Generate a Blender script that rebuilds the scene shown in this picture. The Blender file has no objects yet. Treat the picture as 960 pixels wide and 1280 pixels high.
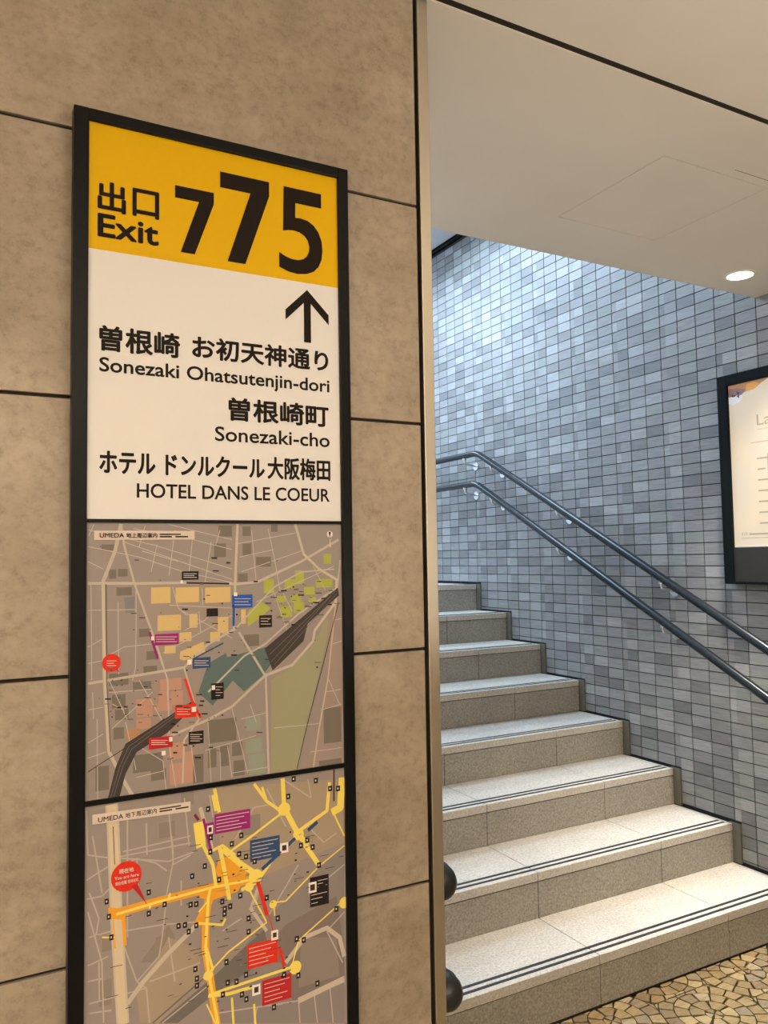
import bpy, bmesh, math, random
from mathutils import Vector, Matrix
random.seed(11)
S = bpy.context.scene
COL = S.collection
PI = math.pi

# ------------------------------------------------------------------ camera
YAW, PITCH, ROLL = 0.4953, 0.05892, -0.01586
cy, sy = math.cos(YAW), math.sin(YAW); cp, sp = math.cos(PITCH), math.sin(PITCH)
fwd = Vector((sy*cp, cy*cp, sp)); rt = Vector((cy, -sy, 0)); up = rt.cross(fwd)
cr, sr = math.cos(ROLL), math.sin(ROLL)
xr = rt*cr + up*sr; yu = up*cr - rt*sr
cam_d = bpy.data.cameras.new('camera'); cam = bpy.data.objects.new('camera', cam_d); COL.objects.link(cam)
M = Matrix((xr, yu, -fwd)).transposed().to_4x4(); M.translation = Vector((-2.85025, -1.98884, 1.42606))
cam.matrix_world = M
cam_d.sensor_fit = 'AUTO'; cam_d.sensor_width = 36; cam_d.lens = 36*997.7/1280; cam_d.clip_start = 0.02
S.camera = cam

# ------------------------------------------------------------------ view, world, large lights
S.view_settings.view_transform = 'Standard'; S.view_settings.look = 'None'
S.view_settings.gamma = 1; S.view_settings.use_curve_mapping = False
S.view_settings.exposure = EXPO = 0.0
w = bpy.data.worlds.new('world'); S.world = w; w.use_nodes = True
w.node_tree.nodes['Background'].inputs[0].default_value = (.62, .78, 1, 1)
w.node_tree.nodes['Background'].inputs[1].default_value = 0.8

WARM = (1.0, .90, .77); COOL = (.62, .80, 1.0)
def area(name, loc, sx, sy_, power, color, spread=PI, shape='RECTANGLE', rot=(0, 0, 0)):
    d = bpy.data.lights.new(name, 'AREA'); d.shape = shape; d.size = sx
    if shape in ('RECTANGLE', 'ELLIPSE'): d.size_y = sy_
    d.energy = power; d.color = color; d.spread = spread
    o = bpy.data.objects.new(name, d); o.location = loc; o.rotation_euler = rot; COL.objects.link(o); return o
H = 2.464          # foyer ceiling height
HS = 3.52          # stairwell ceiling height
for lx, ly in ((-3.7, -2.7), (-2.5, -3.6), (-4.0, -4.3)):      # foyer lamps behind the camera, with uplights added to brighten the ceiling
    area('foyer_lamp', (lx, ly, 2.08), 1.4, .22, 24, WARM)
    area('ceiling_fill', (lx, ly, 2.14), 1.4, .22, 42, WARM, rot=(math.pi, 0, 0))
area('ceiling_fill', (-1.5, -2.6, 1.2), 1.0, .3, 36, WARM, rot=(math.pi, 0, 0))  # unseen light added low down to lift the ceiling
area('stairwell_fill', (-.78, 1.75, HS-.05), 1.0, .9, 46, COOL, math.radians(168))  # unseen cool light added over the steps
area('stairwell_fill', (-1.2, 3.55, HS-.05), 1.2, .6, 60, COOL)  # second one, added over the landing for more frontal light
DOWNS = [(-.277, -.053), (-1.80, -.053)]

# ------------------------------------------------------------------ materials
def srgb(r, g, b):
    f = lambda c: c/12.92 if c <= .04045 else ((c+.055)/1.055)**2.4
    return (f(r/255), f(g/255), f(b/255), 1)
def mat(name, col, rough=.5, metal=0, emis=None, es=0, spec=.5):
    m = bpy.data.materials.new(name); m.use_nodes = True
    b = m.node_tree.nodes['Principled BSDF']
    b.inputs['Base Color'].default_value = col if len(col) == 4 else (*col, 1)
    b.inputs['Roughness'].default_value = rough; b.inputs['Metallic'].default_value = metal
    b.inputs['Specular IOR Level'].default_value = spec
    if emis: b.inputs['Emission Color'].default_value = (*emis[:3], 1); b.inputs['Emission Strength'].default_value = es
    return m
def N(m, t, **k):
    n = m.node_tree.nodes.new(t)
    for a, v in k.items():
        if a in n.inputs: n.inputs[a].default_value = v
        else: setattr(n, a, v)
    return n
def LK(m, a, b): m.node_tree.links.new(a, b)
def pos(m, scale=(1, 1, 1), obj=False):
    if obj: g = N(m, 'ShaderNodeTexCoord'); s = g.outputs['Object']
    else: g = N(m, 'ShaderNodeNewGeometry'); s = g.outputs['Position']
    mp = N(m, 'ShaderNodeMapping'); mp.inputs['Scale'].default_value = scale
    LK(m, s, mp.inputs['Vector']); return mp.outputs['Vector']
def ramp(m, src, stops):
    r = N(m, 'ShaderNodeValToRGB'); e = r.color_ramp.elements
    e[0].position, e[0].color = stops[0]; e[1].position, e[1].color = stops[-1]
    for p, c in stops[1:-1]:
        x = e.new(p); x.color = c
    LK(m, src, r.inputs['Fac']); return r.outputs['Color']
def mix(m, fac, a, b, mode='MIX'):
    n = N(m, 'ShaderNodeMix'); n.data_type = 'RGBA'; n.blend_type = mode
    for k, v in ((0, fac), (6, a), (7, b)):
        if hasattr(v, 'is_linked') or hasattr(v, 'links'): LK(m, v, n.inputs[k])
        else: n.inputs[k].default_value = v
    return n.outputs[2]
def bsdf(m): return m.node_tree.nodes['Principled BSDF']
def bump(m, src, strength, dist):
    b = N(m, 'ShaderNodeBump'); b.inputs['Strength'].default_value = strength; b.inputs['Distance'].default_value = dist
    LK(m, src, b.inputs['Height']); LK(m, b.outputs['Normal'], bsdf(m).inputs['Normal'])
def noise(m, vec, scale, detail=4, rough=.6):
    n = N(m, 'ShaderNodeTexNoise'); n.inputs['Scale'].default_value = scale
    n.inputs['Detail'].default_value = detail; n.inputs['Roughness'].default_value = rough
    LK(m, vec, n.inputs['Vector']); return n.outputs['Fac']

# porcelain wall panels, brown-beige cement look
m_panel = mat('cement_look_porcelain', (.3, .2, .13), .42, spec=.35)
c1 = ramp(m_panel, noise(m_panel, pos(m_panel), 3.2, 6, .62), [(.30, (.262, .209, .154, 1)), (.5, (.335, .273, .207, 1)), (.70, (.40, .333, .262, 1))])
c2 = ramp(m_panel, noise(m_panel, pos(m_panel), 60, 5, .75), [(.28, (.72, .70, .68, 1)), (.5, (1, 1, 1, 1)), (.75, (1.14, 1.12, 1.08, 1))])
c3 = ramp(m_panel, noise(m_panel, pos(m_panel, (1, 1, 1.6)), 9, 6, .75), [(.35, (.86, .86, .84, 1)), (.62, (1.05, 1.05, 1.05, 1))])
LK(m_panel, mix(m_panel, 1.0, mix(m_panel, 1.0, c1, c2, 'MULTIPLY'), c3, 'MULTIPLY'), bsdf(m_panel).inputs['Base Color'])
bump(m_panel, noise(m_panel, pos(m_panel), 90, 4), .15, .002)
m_joint = mat('dark_joint', (.02, .012, .006), .9)
m_ceil = mat('painted_ceiling', (.60, .53, .43), .65, spec=.25)
LK(m_ceil, ramp(m_ceil, noise(m_ceil, pos(m_ceil), 2.0, 3), [(.3, (.72, .65, .55, 1)), (.7, (.77, .70, .60, 1))]), bsdf(m_ceil).inputs['Base Color'])
m_white = mat('stairwell_plaster', (.62, .62, .64), .7)
m_steel = mat('brushed_steel', (.62, .57, .48), .38, 1)
bump(m_steel, noise(m_steel, pos(m_steel, (1, 1, 400)), 3, 2), .08, .001)
m_black = mat('black_powder_coat', (.006, .006, .006), .32, 0, spec=.14)
m_boxblk = mat('charcoal_box_metal', (.004, .006, .007), .4, spec=.08)
m_rail = mat('dark_satin_handrail', (.014, .019, .024), .25, .15, spec=.4)
m_brkt = mat('polished_steel_bracket', (.7, .72, .74), .25, 1)
m_rubber = mat('black_rubber', (.012, .014, .014), .38)
m_grout = mat('tile_grout', (.02, .023, .026), .9)
m_mortar = mat('paving_mortar', (.035, .024, .015), .95)
m_gap = mat('stone_joint_filler', (.03, .022, .014), .9)
# granite
def granite(name, a, b, c, r):
    m = mat(name, b, r, spec=.3)
    v = N(m, 'ShaderNodeTexVoronoi'); v.inputs['Scale'].default_value = 230; LK(m, pos(m), v.inputs['Vector'])
    sp_ = ramp(m, v.outputs['Distance'], [(.0, (.62, .60, .57, 1)), (.32, (1, 1, 1, 1)), (1, (1.06, 1.06, 1.06, 1))])
    cl = ramp(m, noise(m, pos(m), 120, 5, .75), [(.30, a), (.5, b), (.70, c)])
    big = ramp(m, noise(m, pos(m), 4, 4, .6), [(.3, (.9, .9, .9, 1)), (.7, (1.05, 1.05, 1.05, 1))])
    LK(m, mix(m, 1.0, mix(m, 1.0, cl, sp_, 'MULTIPLY'), big, 'MULTIPLY'), bsdf(m).inputs['Base Color'])
    bump(m, noise(m, pos(m), 220, 3), .2, .001)
    return m
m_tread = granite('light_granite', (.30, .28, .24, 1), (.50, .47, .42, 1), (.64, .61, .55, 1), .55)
m_riser = granite('shaded_granite', (.17, .155, .13, 1), (.30, .28, .24, 1), (.43, .40, .345, 1), .6)  # tread stone made darker, the shade on the risers put into its colour
m_strip = mat('black_antislip_strip', (.008, .009, .012), .6)
m_skirt = mat('dark_stone_skirting', (.13, .125, .10), .6)
# wall tiles: seven tones of ribbed grey
TT = [(.175, .18, .185), (.235, .24, .245), (.275, .28, .285), (.225, .238, .232), (.265, .28, .272), (.25, .247, .26), (.325, .33, .335), (.205, .203, .205), (.255, .26, .265)]
m_tiles = []
for i, c in enumerate(TT):
    m = mat('ribbed_grey_tile', c, .38, spec=.4)
    nz = noise(m, pos(m, (1, 3, 90)), 3.0, 4, .7)
    k = ramp(m, nz, [(.3, (c[0]*.72, c[1]*.72, c[2]*.72, 1)), (.5, (*c, 1)), (.7, (min(1, c[0]*1.22), min(1, c[1]*1.22), min(1, c[2]*1.22), 1))])
    LK(m, k, bsdf(m).inputs['Base Color']); bump(m, nz, .35, .002); m_tiles.append(m)
# paving stones
PT = [(.27, .20, .095), (.21, .155, .075), (.31, .24, .12), (.18, .13, .07), (.24, .17, .08), (.28, .225, .13), (.21, .165, .10)]
m_pave = []
for c in PT:
    m = mat('tan_quartzite', c, .6, spec=.3)
    nz = noise(m, pos(m, (1, 4, 1)), 22, 5, .7)
    LK(m, ramp(m, nz, [(.3, (c[0]*.62, c[1]*.6, c[2]*.58, 1)), (.5, (*c, 1)), (.72, (min(1, c[0]*1.3), c[1]*1.3, c[2]*1.35, 1))]), bsdf(m).inputs['Base Color'])
    bump(m, nz, .3, .003); m_pave.append(m)

# ------------------------------------------------------------------ mesh helpers
def me_obj(name, verts, faces, mats, parent=None, fm=None, smooth=False, mesh=None, loc=None):
    if mesh is None:
        mesh = bpy.data.meshes.new(name); mesh.from_pydata(verts, [], faces)
        for m in (mats if isinstance(mats, list) else [mats]): mesh.materials.append(m)
        if fm: mesh.polygons.foreach_set('material_index', fm)
        if smooth: mesh.polygons.foreach_set('use_smooth', [True]*len(faces))
        mesh.update()
    o = bpy.data.objects.new(name, mesh); COL.objects.link(o)
    if loc: o.location = loc
    if parent: o.parent = parent
    return o
class MB:
    def __init__(s): s.v = []; s.f = []; s.m = []
    def box(s, a, b, mi=0):
        x0, y0, z0 = a; x1, y1, z1 = b; n = len(s.v)
        s.v += [(x0, y0, z0), (x1, y0, z0), (x1, y1, z0), (x0, y1, z0), (x0, y0, z1), (x1, y0, z1), (x1, y1, z1), (x0, y1, z1)]
        s.f += [(n, n+3, n+2, n+1), (n+4, n+5, n+6, n+7), (n, n+1, n+5, n+4), (n+1, n+2, n+6, n+5), (n+2, n+3, n+7, n+6), (n+3, n, n+4, n+7)]
        s.m += [mi]*6; return s
    def prism(s, poly, z0, z1, mi=0, f=lambda p, z: (p[0], p[1], z)):
        n = len(s.v); k = len(poly)
        s.v += [f(p, z0) for p in poly] + [f(p, z1) for p in poly]
        s.f += [tuple(range(n+k, n+2*k))] + [(n+i, n+(i+1) % k, n+k+(i+1) % k, n+k+i) for i in range(k)]
        s.m += [mi]*(k+1); return s
    def face(s, pts, mi=0):
        n = len(s.v); s.v += pts; s.f.append(tuple(range(n, n+len(pts)))); s.m.append(mi)
    def tube(s, path, r, seg=16, caps=True, mi=0, radii=None):
        pts = [Vector(p) for p in path]; n0 = len(s.v); nrm = None
        for i, p in enumerate(pts):
            t = (pts[min(i+1, len(pts)-1)] - pts[max(i-1, 0)]).normalized()
            if nrm is None: nrm = t.orthogonal().normalized()
            nrm = (nrm - t*nrm.dot(t)).normalized(); bn = t.cross(nrm)
            rr = radii[i] if radii else r
            for k in range(seg):
                a = 2*PI*k/seg; s.v.append(tuple(p + (nrm*math.cos(a) + bn*math.sin(a))*rr))
        for i in range(len(pts)-1):
            for k in range(seg):
                a = n0+i*seg+k; b = n0+i*seg+(k+1) % seg; s.f.append((a, b, b+seg, a+seg)); s.m.append(mi)
        if caps:
            s.f.append(tuple(n0+k for k in reversed(range(seg)))); e = n0+(len(pts)-1)*seg
            s.f.append(tuple(e+k for k in range(seg))); s.m += [mi, mi]
        return s
    def build(s, name, mats, parent=None, smooth=False, bevel=0, loc=None):
        o = me_obj(name, s.v, s.f, mats, parent, s.m if isinstance(mats, list) else None, smooth, loc=loc)
        if bevel:
            b = o.modifiers.new('bevel', 'BEVEL'); b.width = bevel; b.segments = 2; b.limit_method = 'ANGLE'
        return o
def struct(o): o['kind'] = 'structure'; return o
def empty(name, loc=(0, 0, 0)):
    o = bpy.data.objects.new(name, None); o.location = loc; o.empty_display_size = .05; COL.objects.link(o); return o
def tag(o, label, cat, group=None):
    o['label'] = label; o['category'] = cat
    if group: o['group'] = group
    return o
def auto_smooth(o, ang=40):
    me = o.data; me.polygons.foreach_set('use_smooth', [True]*len(me.polygons))
    try: me.set_sharp_from_angle(angle=math.radians(ang))
    except Exception: pass
def clip(poly, a, b, c):          # keep a*x+b*y<=c
    out = []
    for i in range(len(poly)):
        p, q = poly[i], poly[(i+1) % len(poly)]
        dp, dq = a*p[0]+b*p[1]-c, a*q[0]+b*q[1]-c
        if dp <= 0: out.append(p)
        if (dp < 0 < dq) or (dq < 0 < dp):
            t = dp/(dp-dq); out.append((p[0]+(q[0]-p[0])*t, p[1]+(q[1]-p[1])*t))
    return out
def parea(p): return .5*abs(sum(p[i][0]*p[(i+1) % len(p)][1]-p[(i+1) % len(p)][0]*p[i][1] for i in range(len(p)))) if len(p) > 2 else 0
CP = cam.location
def seen(p):                      # how large a point shows: inverse distance if inside the frame
    d = Vector(p)-CP; z = d.dot(fwd)
    if z < .1: return None
    x = d.dot(xr)/z*997.7; y = d.dot(yu)/z*997.7
    return z if abs(x) < 495 and abs(y) < 655 else None

# print of the two maps, millimetres in the plane of the sign (kind, ink, width, coordinates)
M1=[
('P','field',0,[273.7,1240.7,308.9,1258.9,346.3,1291.8,385.9,1357.3,366.2,1285.7,314.9,1093.5,272.6,1096.6]),
('P','pinkgrey',0,[372.5,1357.9,394.1,1361.9,395.7,1090.9,322.5,1093.8,354.3,1167.3,368.2,1232.7]),
('P','warm',0,[68.6,1393.6,211.8,1391.6,211.5,1323.1,174.2,1302.8,107.3,1278.8,94.3,1316.6]),
('P','pinkgrey',0,[94.3,1256.0,155.9,1257.4,169.3,1192.0,155.6,1095.0,111.7,1097.2,107.3,1177.1,90.1,1196.2]),
('P','block',0,[183.9,1453.8,202.5,1453.8,202.5,1433.1,183.9,1433.1]),
('P','block',0,[228.8,1453.6,243.2,1453.6,243.2,1434.9,228.8,1434.9]),
('P','block',0,[191.0,1481.3,212.1,1481.3,212.1,1464.3,191.0,1464.3]),
('P','block',0,[229.0,1480.1,242.0,1480.1,242.0,1465.2,229.0,1465.2]),
('P','block',0,[43.4,1417.9,56.7,1417.9,56.7,1406.9,43.4,1406.9]),
('P','block',0,[31.0,1417.3,40.9,1417.3,40.9,1404.2,31.0,1404.2]),
('P','block',0,[173.8,1189.3,217.7,1189.3,217.7,1155.3,173.8,1155.3]),
('P','block',0,[173.7,1147.3,186.4,1147.3,186.4,1119.2,173.7,1119.2]),
('P','block',0,[192.0,1149.5,205.8,1149.5,205.8,1118.8,192.0,1118.8]),
('P','block',0,[210.6,1151.7,227.0,1151.7,227.0,1131.7,210.6,1131.7]),
('P','block',0,[212.9,1124.5,230.2,1124.5,230.2,1101.6,212.9,1101.6]),
('P','block',0,[362.4,1187.9,393.5,1187.9,393.5,1131.8,362.4,1131.8]),
('P','block',0,[14.1,1142.5,32.3,1142.5,32.3,1108.9,14.1,1108.9]),
('P','block',0,[65.0,1151.6,107.3,1151.6,107.3,1126.5,65.0,1126.5]),
('P','block',0,[41.4,1391.4,62.7,1391.4,62.7,1379.9,41.4,1379.9]),
('P','block',0,[250.5,1432.5,275.1,1432.5,275.1,1417.1,250.5,1417.1]),
('P','block',0,[221.4,1407.5,236.7,1407.5,236.7,1394.6,221.4,1394.6]),
('P','block',0,[35.8,1239.9,54.4,1239.9,54.4,1221.2,35.8,1221.2]),
('P','block',0,[40.0,1218.5,58.6,1218.5,58.6,1203.9,40.0,1203.9]),
('P','block',0,[31.6,1269.7,58.4,1269.7,58.4,1252.6,31.6,1252.6]),
('P','block',0,[79.4,1276.6,98.6,1276.6,98.6,1266.4,79.4,1266.4]),
('P','block',0,[20.6,1453.3,40.0,1453.3,40.0,1444.6,20.6,1444.6]),
('P','block',0,[275.6,1483.2,286.6,1483.2,286.6,1471.9,275.6,1471.9]),
('P','block',0,[230.4,1312.9,254.5,1312.9,254.5,1295.3,230.4,1295.3]),
('P','block',0,[151.2,1141.4,166.8,1141.4,166.8,1099.9,151.2,1099.9]),
('P','block',0,[72.9,1330.8,87.8,1330.8,87.8,1319.1,72.9,1319.1]),
('P','block',0,[83.6,1297.8,100.8,1297.8,100.8,1285.7,83.6,1285.7]),
('P','block',0,[38.1,1193.5,52.5,1193.5,52.5,1177.2,38.1,1177.2]),
('P','block',0,[90.2,1128.0,111.7,1128.0,111.7,1112.2,90.2,1112.2]),
('P','block',0,[353.5,1106.0,393.0,1106.0,393.0,1091.3,353.5,1091.3]),
('P','block',0,[64.7,1255.1,90.1,1255.1,90.1,1243.4,64.7,1243.4]),
('P','teal',0,[174.1,1273.7,201.9,1287.4,213.4,1245.9,180.8,1210.7,159.4,1231.9]),
('P','teal',0,[201.9,1280.7,266.7,1292.2,278.9,1270.5,259.0,1247.5,229.9,1227.2,211.1,1246.1]),
('P','slate',0,[51.8,1376.9,66.5,1377.2,66.5,1354.8,54.0,1354.9]),
('P','orange',0,[89.9,1389.9,118.2,1389.9,118.2,1366.5,89.9,1366.5]),
('P','orange',0,[125.7,1388.8,160.6,1388.8,160.6,1366.2,125.7,1366.2]),
('P','orange',0,[169.8,1387.4,209.3,1387.4,209.3,1364.3,169.8,1364.3]),
('P','orange',0,[99.4,1348.9,133.6,1348.9,133.6,1326.1,99.4,1326.1]),
('P','orange',0,[146.1,1348.9,158.3,1348.9,158.3,1328.3,146.1,1328.3]),
('P','orange',0,[131.4,1322.2,149.2,1322.2,149.2,1308.8,131.4,1308.8]),
('P','orange',0,[109.4,1303.9,125.6,1303.9,125.6,1292.7,109.4,1292.7]),
('P','orange',0,[225.9,1352.1,233.4,1352.1,233.4,1330.2,225.9,1330.2]),
('P','orange',0,[189.1,1342.4,205.8,1342.4,205.8,1318.0,189.1,1318.0]),
('P','orange',0,[177.4,1320.5,192.6,1320.5,192.6,1306.1,177.4,1306.1]),
('P','orange',0,[132.7,1294.4,167.3,1306.8,170.5,1289.6,138.0,1280.8,131.4,1283.5]),
('P','lime',0,[262.6,1397.2,279.7,1397.2,279.7,1375.6,262.6,1375.6]),
('P','lime',0,[297.5,1396.3,315.2,1396.3,315.2,1381.5,297.5,1381.5]),
('P','lime',0,[315.5,1410.1,330.7,1410.1,330.7,1388.2,315.5,1388.2]),
('P','lime',0,[351.7,1394.9,380.8,1394.9,380.8,1381.9,351.7,1381.9]),
('P','lime',0,[365.4,1435.9,378.6,1435.9,378.6,1420.1,365.4,1420.1]),
('P','lime',0,[307.4,1372.3,325.3,1372.3,325.3,1359.7,307.4,1359.7]),
('P','lime',0,[289.6,1354.1,309.6,1354.1,309.6,1336.6,289.6,1336.6]),
('P','lime',0,[312.4,1360.2,330.2,1360.2,330.2,1342.8,312.4,1342.8]),
('P','lime',0,[330.7,1383.4,348.8,1383.4,348.8,1370.8,330.7,1370.8]),
('P','lime',0,[284.7,1370.7,299.7,1370.7,299.7,1360.7,284.7,1360.7]),
('P','lime',0,[338.3,1366.4,351.3,1366.4,351.3,1358.7,338.3,1358.7]),
('P','lime',0,[236.4,1349.4,259.8,1362.3,274.6,1352.3,254.8,1337.0,236.3,1325.4]),
('P','pink',0,[68.9,1230.4,92.3,1230.4,92.3,1204.6,68.9,1204.6]),
('P','pink',0,[100.8,1239.0,113.8,1239.0,113.8,1219.6,100.8,1219.6]),
('P','pink',0,[118.2,1237.4,136.6,1237.4,136.6,1217.3,118.2,1217.3]),
('P','pink',0,[102.9,1256.1,134.4,1256.1,134.4,1239.4,102.9,1239.4]),
('P','pink',0,[116.0,1162.3,138.7,1162.3,138.7,1138.7,116.0,1138.7]),
('P','pink',0,[116.8,1132.9,151.1,1132.9,151.1,1102.2,116.8,1102.2]),
('P','pink',0,[94.4,1221.5,120.3,1221.5,120.3,1210.3,94.4,1210.3]),
('P','pink',0,[69.0,1202.8,90.2,1202.8,90.2,1187.7,69.0,1187.7]),
('P','pink',0,[135.7,1147.7,151.2,1147.7,151.2,1132.7,135.7,1132.7]),
('P','brown',0,[55.7,1189.4,74.1,1189.4,74.1,1174.6,55.7,1174.6]),
('P','mint',0,[232.1,1187.5,256.0,1187.5,256.0,1166.7,232.1,1166.7]),
('P','mint',0,[231.9,1153.6,258.2,1153.6,258.2,1132.2,231.9,1132.2]),
('P','mint',0,[236.5,1130.5,262.8,1130.5,262.8,1099.8,236.5,1099.8]),
('L','street',1.1,[2.3,1473.8,94.1,1452.0,211.9,1414.6]),
('L','street',1.1,[2.4,1450.4,72.7,1434.7,138.1,1411.6,211.8,1393.9]),
('L','street',1.1,[51.6,1456.6,211.8,1398.5]),
('L','street',1.1,[64.1,1476.1,138.2,1463.0,212.0,1444.5]),
('L','street',1.1,[116.0,1482.2,212.1,1459.7]),
('L','street',1.1,[81.2,1480.6,72.7,1448.7]),
('L','street',1.1,[98.5,1452.9,89.9,1412.6]),
('L','street',1.1,[124.8,1474.2,116.0,1406.7]),
('L','street',1.1,[151.8,1469.7,144.9,1404.7]),
('L','street',1.1,[179.2,1456.1,169.8,1395.1]),
('L','street',1.1,[193.3,1474.4,186.2,1451.5]),
('L','street',1.1,[221.6,1453.6,275.5,1462.8,316.1,1470.0]),
('L','street',1.1,[226.2,1409.7,275.2,1425.1,326.1,1441.1]),
('L','street',1.1,[223.9,1432.8,280.3,1443.9]),
('L','street',1.1,[270.6,1477.0,280.2,1432.1,289.8,1377.6]),
('L','street',1.1,[243.5,1474.6,250.3,1395.2]),
('L','street',1.1,[2.9,1360.6,68.6,1359.0]),
('L','street',1.1,[3.2,1309.5,23.3,1320.0]),
('L','street',1.1,[3.4,1286.6,23.4,1289.3]),
('L','street',1.1,[27.4,1294.4,52.0,1306.3,90.0,1308.2]),
('L','street',1.1,[68.6,1395.7,68.7,1326.7,68.0,1275.3,63.9,1257.7]),
('L','street',1.1,[3.7,1222.2,24.5,1224.2]),
('L','street',1.1,[31.7,1243.6,90.1,1243.4]),
('L','street',1.1,[92.2,1238.9,36.0,1192.9]),
('L','street',1.1,[54.5,1200.1,69.2,1130.8]),
('L','street',1.1,[31.7,1261.3,56.5,1204.1]),
('L','street',1.1,[173.8,1187.1,178.1,1096.1]),
('L','street',1.1,[210.9,1203.2,234.9,1103.6]),
('L','street',1.1,[169.2,1145.7,248.7,1158.4]),
('L','street',1.1,[192.0,1140.6,192.8,1098.4]),
('L','street',1.1,[203.6,1148.1,210.4,1100.4]),
('L','street',1.1,[113.8,1176.4,125.5,1099.4]),
('L','street',1.1,[69.2,1120.3,109.5,1124.5]),
('L','street',1.1,[4.0,1176.8,23.9,1186.8]),
('L','street',1.1,[10.3,1481.5,3.1,1465.3]),
('L','street',1.1,[2.5,1429.3,22.8,1418.3]),
('L','street',1.1,[6.7,1397.5,8.3,1263.3]),
('L','street',1.1,[15.8,1208.5,17.1,1096.8]),
('L','street',1.1,[43.5,1370.8,44.7,1268.6]),
('L','street',1.1,[116.0,1363.5,211.6,1355.0]),
('L','street',1.1,[165.2,1388.5,166.1,1361.5]),
('L','street',1.1,[121.2,1389.8,129.2,1358.6,142.6,1346.9]),
('L','street',1.1,[135.9,1353.8,211.4,1309.5]),
('L','street',1.1,[138.1,1325.0,169.7,1338.9,183.5,1351.7]),
('L','street',1.1,[160.6,1352.7,162.8,1321.3]),
('L','street',1.1,[107.3,1294.0,211.6,1343.6]),
('L','street',1.1,[279.7,1375.6,301.8,1313.4]),
('L','street',1.1,[250.1,1362.7,384.0,1416.1]),
('L','street',1.1,[289.8,1384.7,309.7,1346.1]),
('L','street',1.1,[346.7,1416.7,367.4,1377.5]),
('L','street',1.1,[357.1,1186.0,394.4,1191.8]),
('L','street',1.1,[338.2,1122.1,393.4,1122.3]),
('L','street',1.1,[370.9,1234.9,390.6,1192.2]),
('L','street',1.1,[365.3,1213.8,394.7,1215.9]),
('L','street',1.1,[379.6,1289.6,395.8,1293.5]),
('L','street',1.1,[382.8,1328.3,396.3,1330.0]),
('L','street',1.1,[278.0,1166.5,354.2,1165.0]),
('L','street',1.1,[225.0,1186.0,263.5,1191.0]),
('L','street',1.1,[64.9,1169.4,107.3,1138.5,111.7,1095.0]),
('L','street',1.1,[73.1,1257.8,107.3,1194.3]),
('L','street',1.1,[239.4,1207.2,248.8,1178.9]),
('L','street',1.1,[146.8,1163.8,155.6,1101.6]),
('L','street',1.1,[4.1,1156.2,28.0,1161.4]),
('L','street',1.1,[76.9,1443.4,129.2,1427.3]),
('L','street',1.1,[210.4,1107.0,267.8,1108.2]),
('L','street',1.1,[9.6,1246.5,11.0,1209.0]),
('L','street',1.1,[35.9,1227.3,52.3,1217.2]),
('L','road',5.1,[47.3,1482.6,39.1,1443.7,22.9,1400.4,25.6,1261.8,32.1,1160.9,48.5,1125.3,64.3,1095.8]),
('L','road',3.0,[47.3,1482.6,51.6,1452.3,66.4,1395.8,94.3,1316.6,107.3,1275.7]),
('L','road',4.1,[2.7,1398.5,68.6,1396.6,138.1,1395.5,221.3,1391.4,252.7,1393.7,325.9,1424.3,392.7,1459.3]),
('L','road',4.1,[220.8,1483.8,216.5,1391.5,214.3,1320.7]),
('L','road',4.4,[316.2,1484.4,330.2,1436.3,357.2,1411.7,388.0,1393.9,385.9,1357.3,348.1,1313.2,345.3,1296.6,308.9,1261.2,263.9,1248.5]),
('L','road',3.4,[263.9,1248.5,221.9,1318.0]),
('L','road',3.4,[264.9,1248.4,268.7,1098.0]),
('L','road',3.7,[3.5,1258.7,107.3,1267.9,138.0,1270.7,174.2,1302.8,214.3,1322.1]),
('L','road',3.7,[263.9,1248.5,210.9,1206.4,173.8,1190.6,116.0,1172.7]),
('L','road',2.7,[138.0,1269.8,160.3,1193.0,137.9,1164.8,135.6,1102.3]),
('L','road',2.4,[394.9,1425.7,370.9,1237.3,354.1,1157.9,341.9,1089.7]),
('L','road',2.4,[107.3,1275.7,113.8,1254.3,116.0,1176.1]),
('L','road',2.4,[213.8,1320.7,279.8,1385.0,325.8,1407.5,383.9,1411.2]),
('L','road',2.8,[174.0,1231.4,230.2,1280.9,264.3,1297.0,319.9,1340.9,386.2,1379.3]),
('L','cream',2.8,[22.9,1400.4,25.6,1261.8,32.1,1160.9,48.5,1125.3]),
('L','cream',2.8,[220.8,1483.8,216.5,1391.5]),
('L','cream',2.8,[330.2,1436.3,357.2,1411.7,388.0,1393.9,385.9,1357.3,348.1,1313.2]),
('P','rail',0,[390.0,1380.6,263.3,1290.1,276.3,1255.3,328.7,1297.6,336.3,1324.8,392.0,1367.9]),
('P','rail',0,[151.3,1221.2,94.4,1190.6,54.6,1169.8,41.1,1138.8,30.4,1095.6,45.8,1094.5,54.7,1127.8,70.0,1156.1,113.8,1178.5,155.8,1214.6]),
('L','block',0.7,[386.1,1375.9,273.9,1268.5]),
('L','block',0.7,[383.4,1373.0,271.5,1280.3]),
('L','block',0.7,[387.7,1370.9,278.8,1263.5]),
('L','block',0.7,[38.4,1097.7,50.5,1137.6,62.9,1161.2,146.8,1214.1]),
('L','block',0.7,[34.4,1097.5,46.4,1138.1,58.7,1165.1,142.4,1214.6]),
('L','dark',1.2,[4.2,1137.3,56.6,1165.3,109.5,1199.3]),
('L','dark',1.2,[391.3,1357.1,360.5,1252.5,334.6,1169.5,315.4,1099.0]),
('L','dark',0.9,[27.0,1396.9,28.4,1261.6,34.1,1160.6]),
('L','violet',2.8,[141.7,1395.4,207.1,1392.2]),
('L','purple',3.3,[87.8,1325.6,99.5,1285.8]),
('L','blue',3.8,[214.5,1354.9,213.8,1327.6]),
('L','red',3.8,[139.3,1254.3,151.3,1215.9,162.5,1194.5]),
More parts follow.
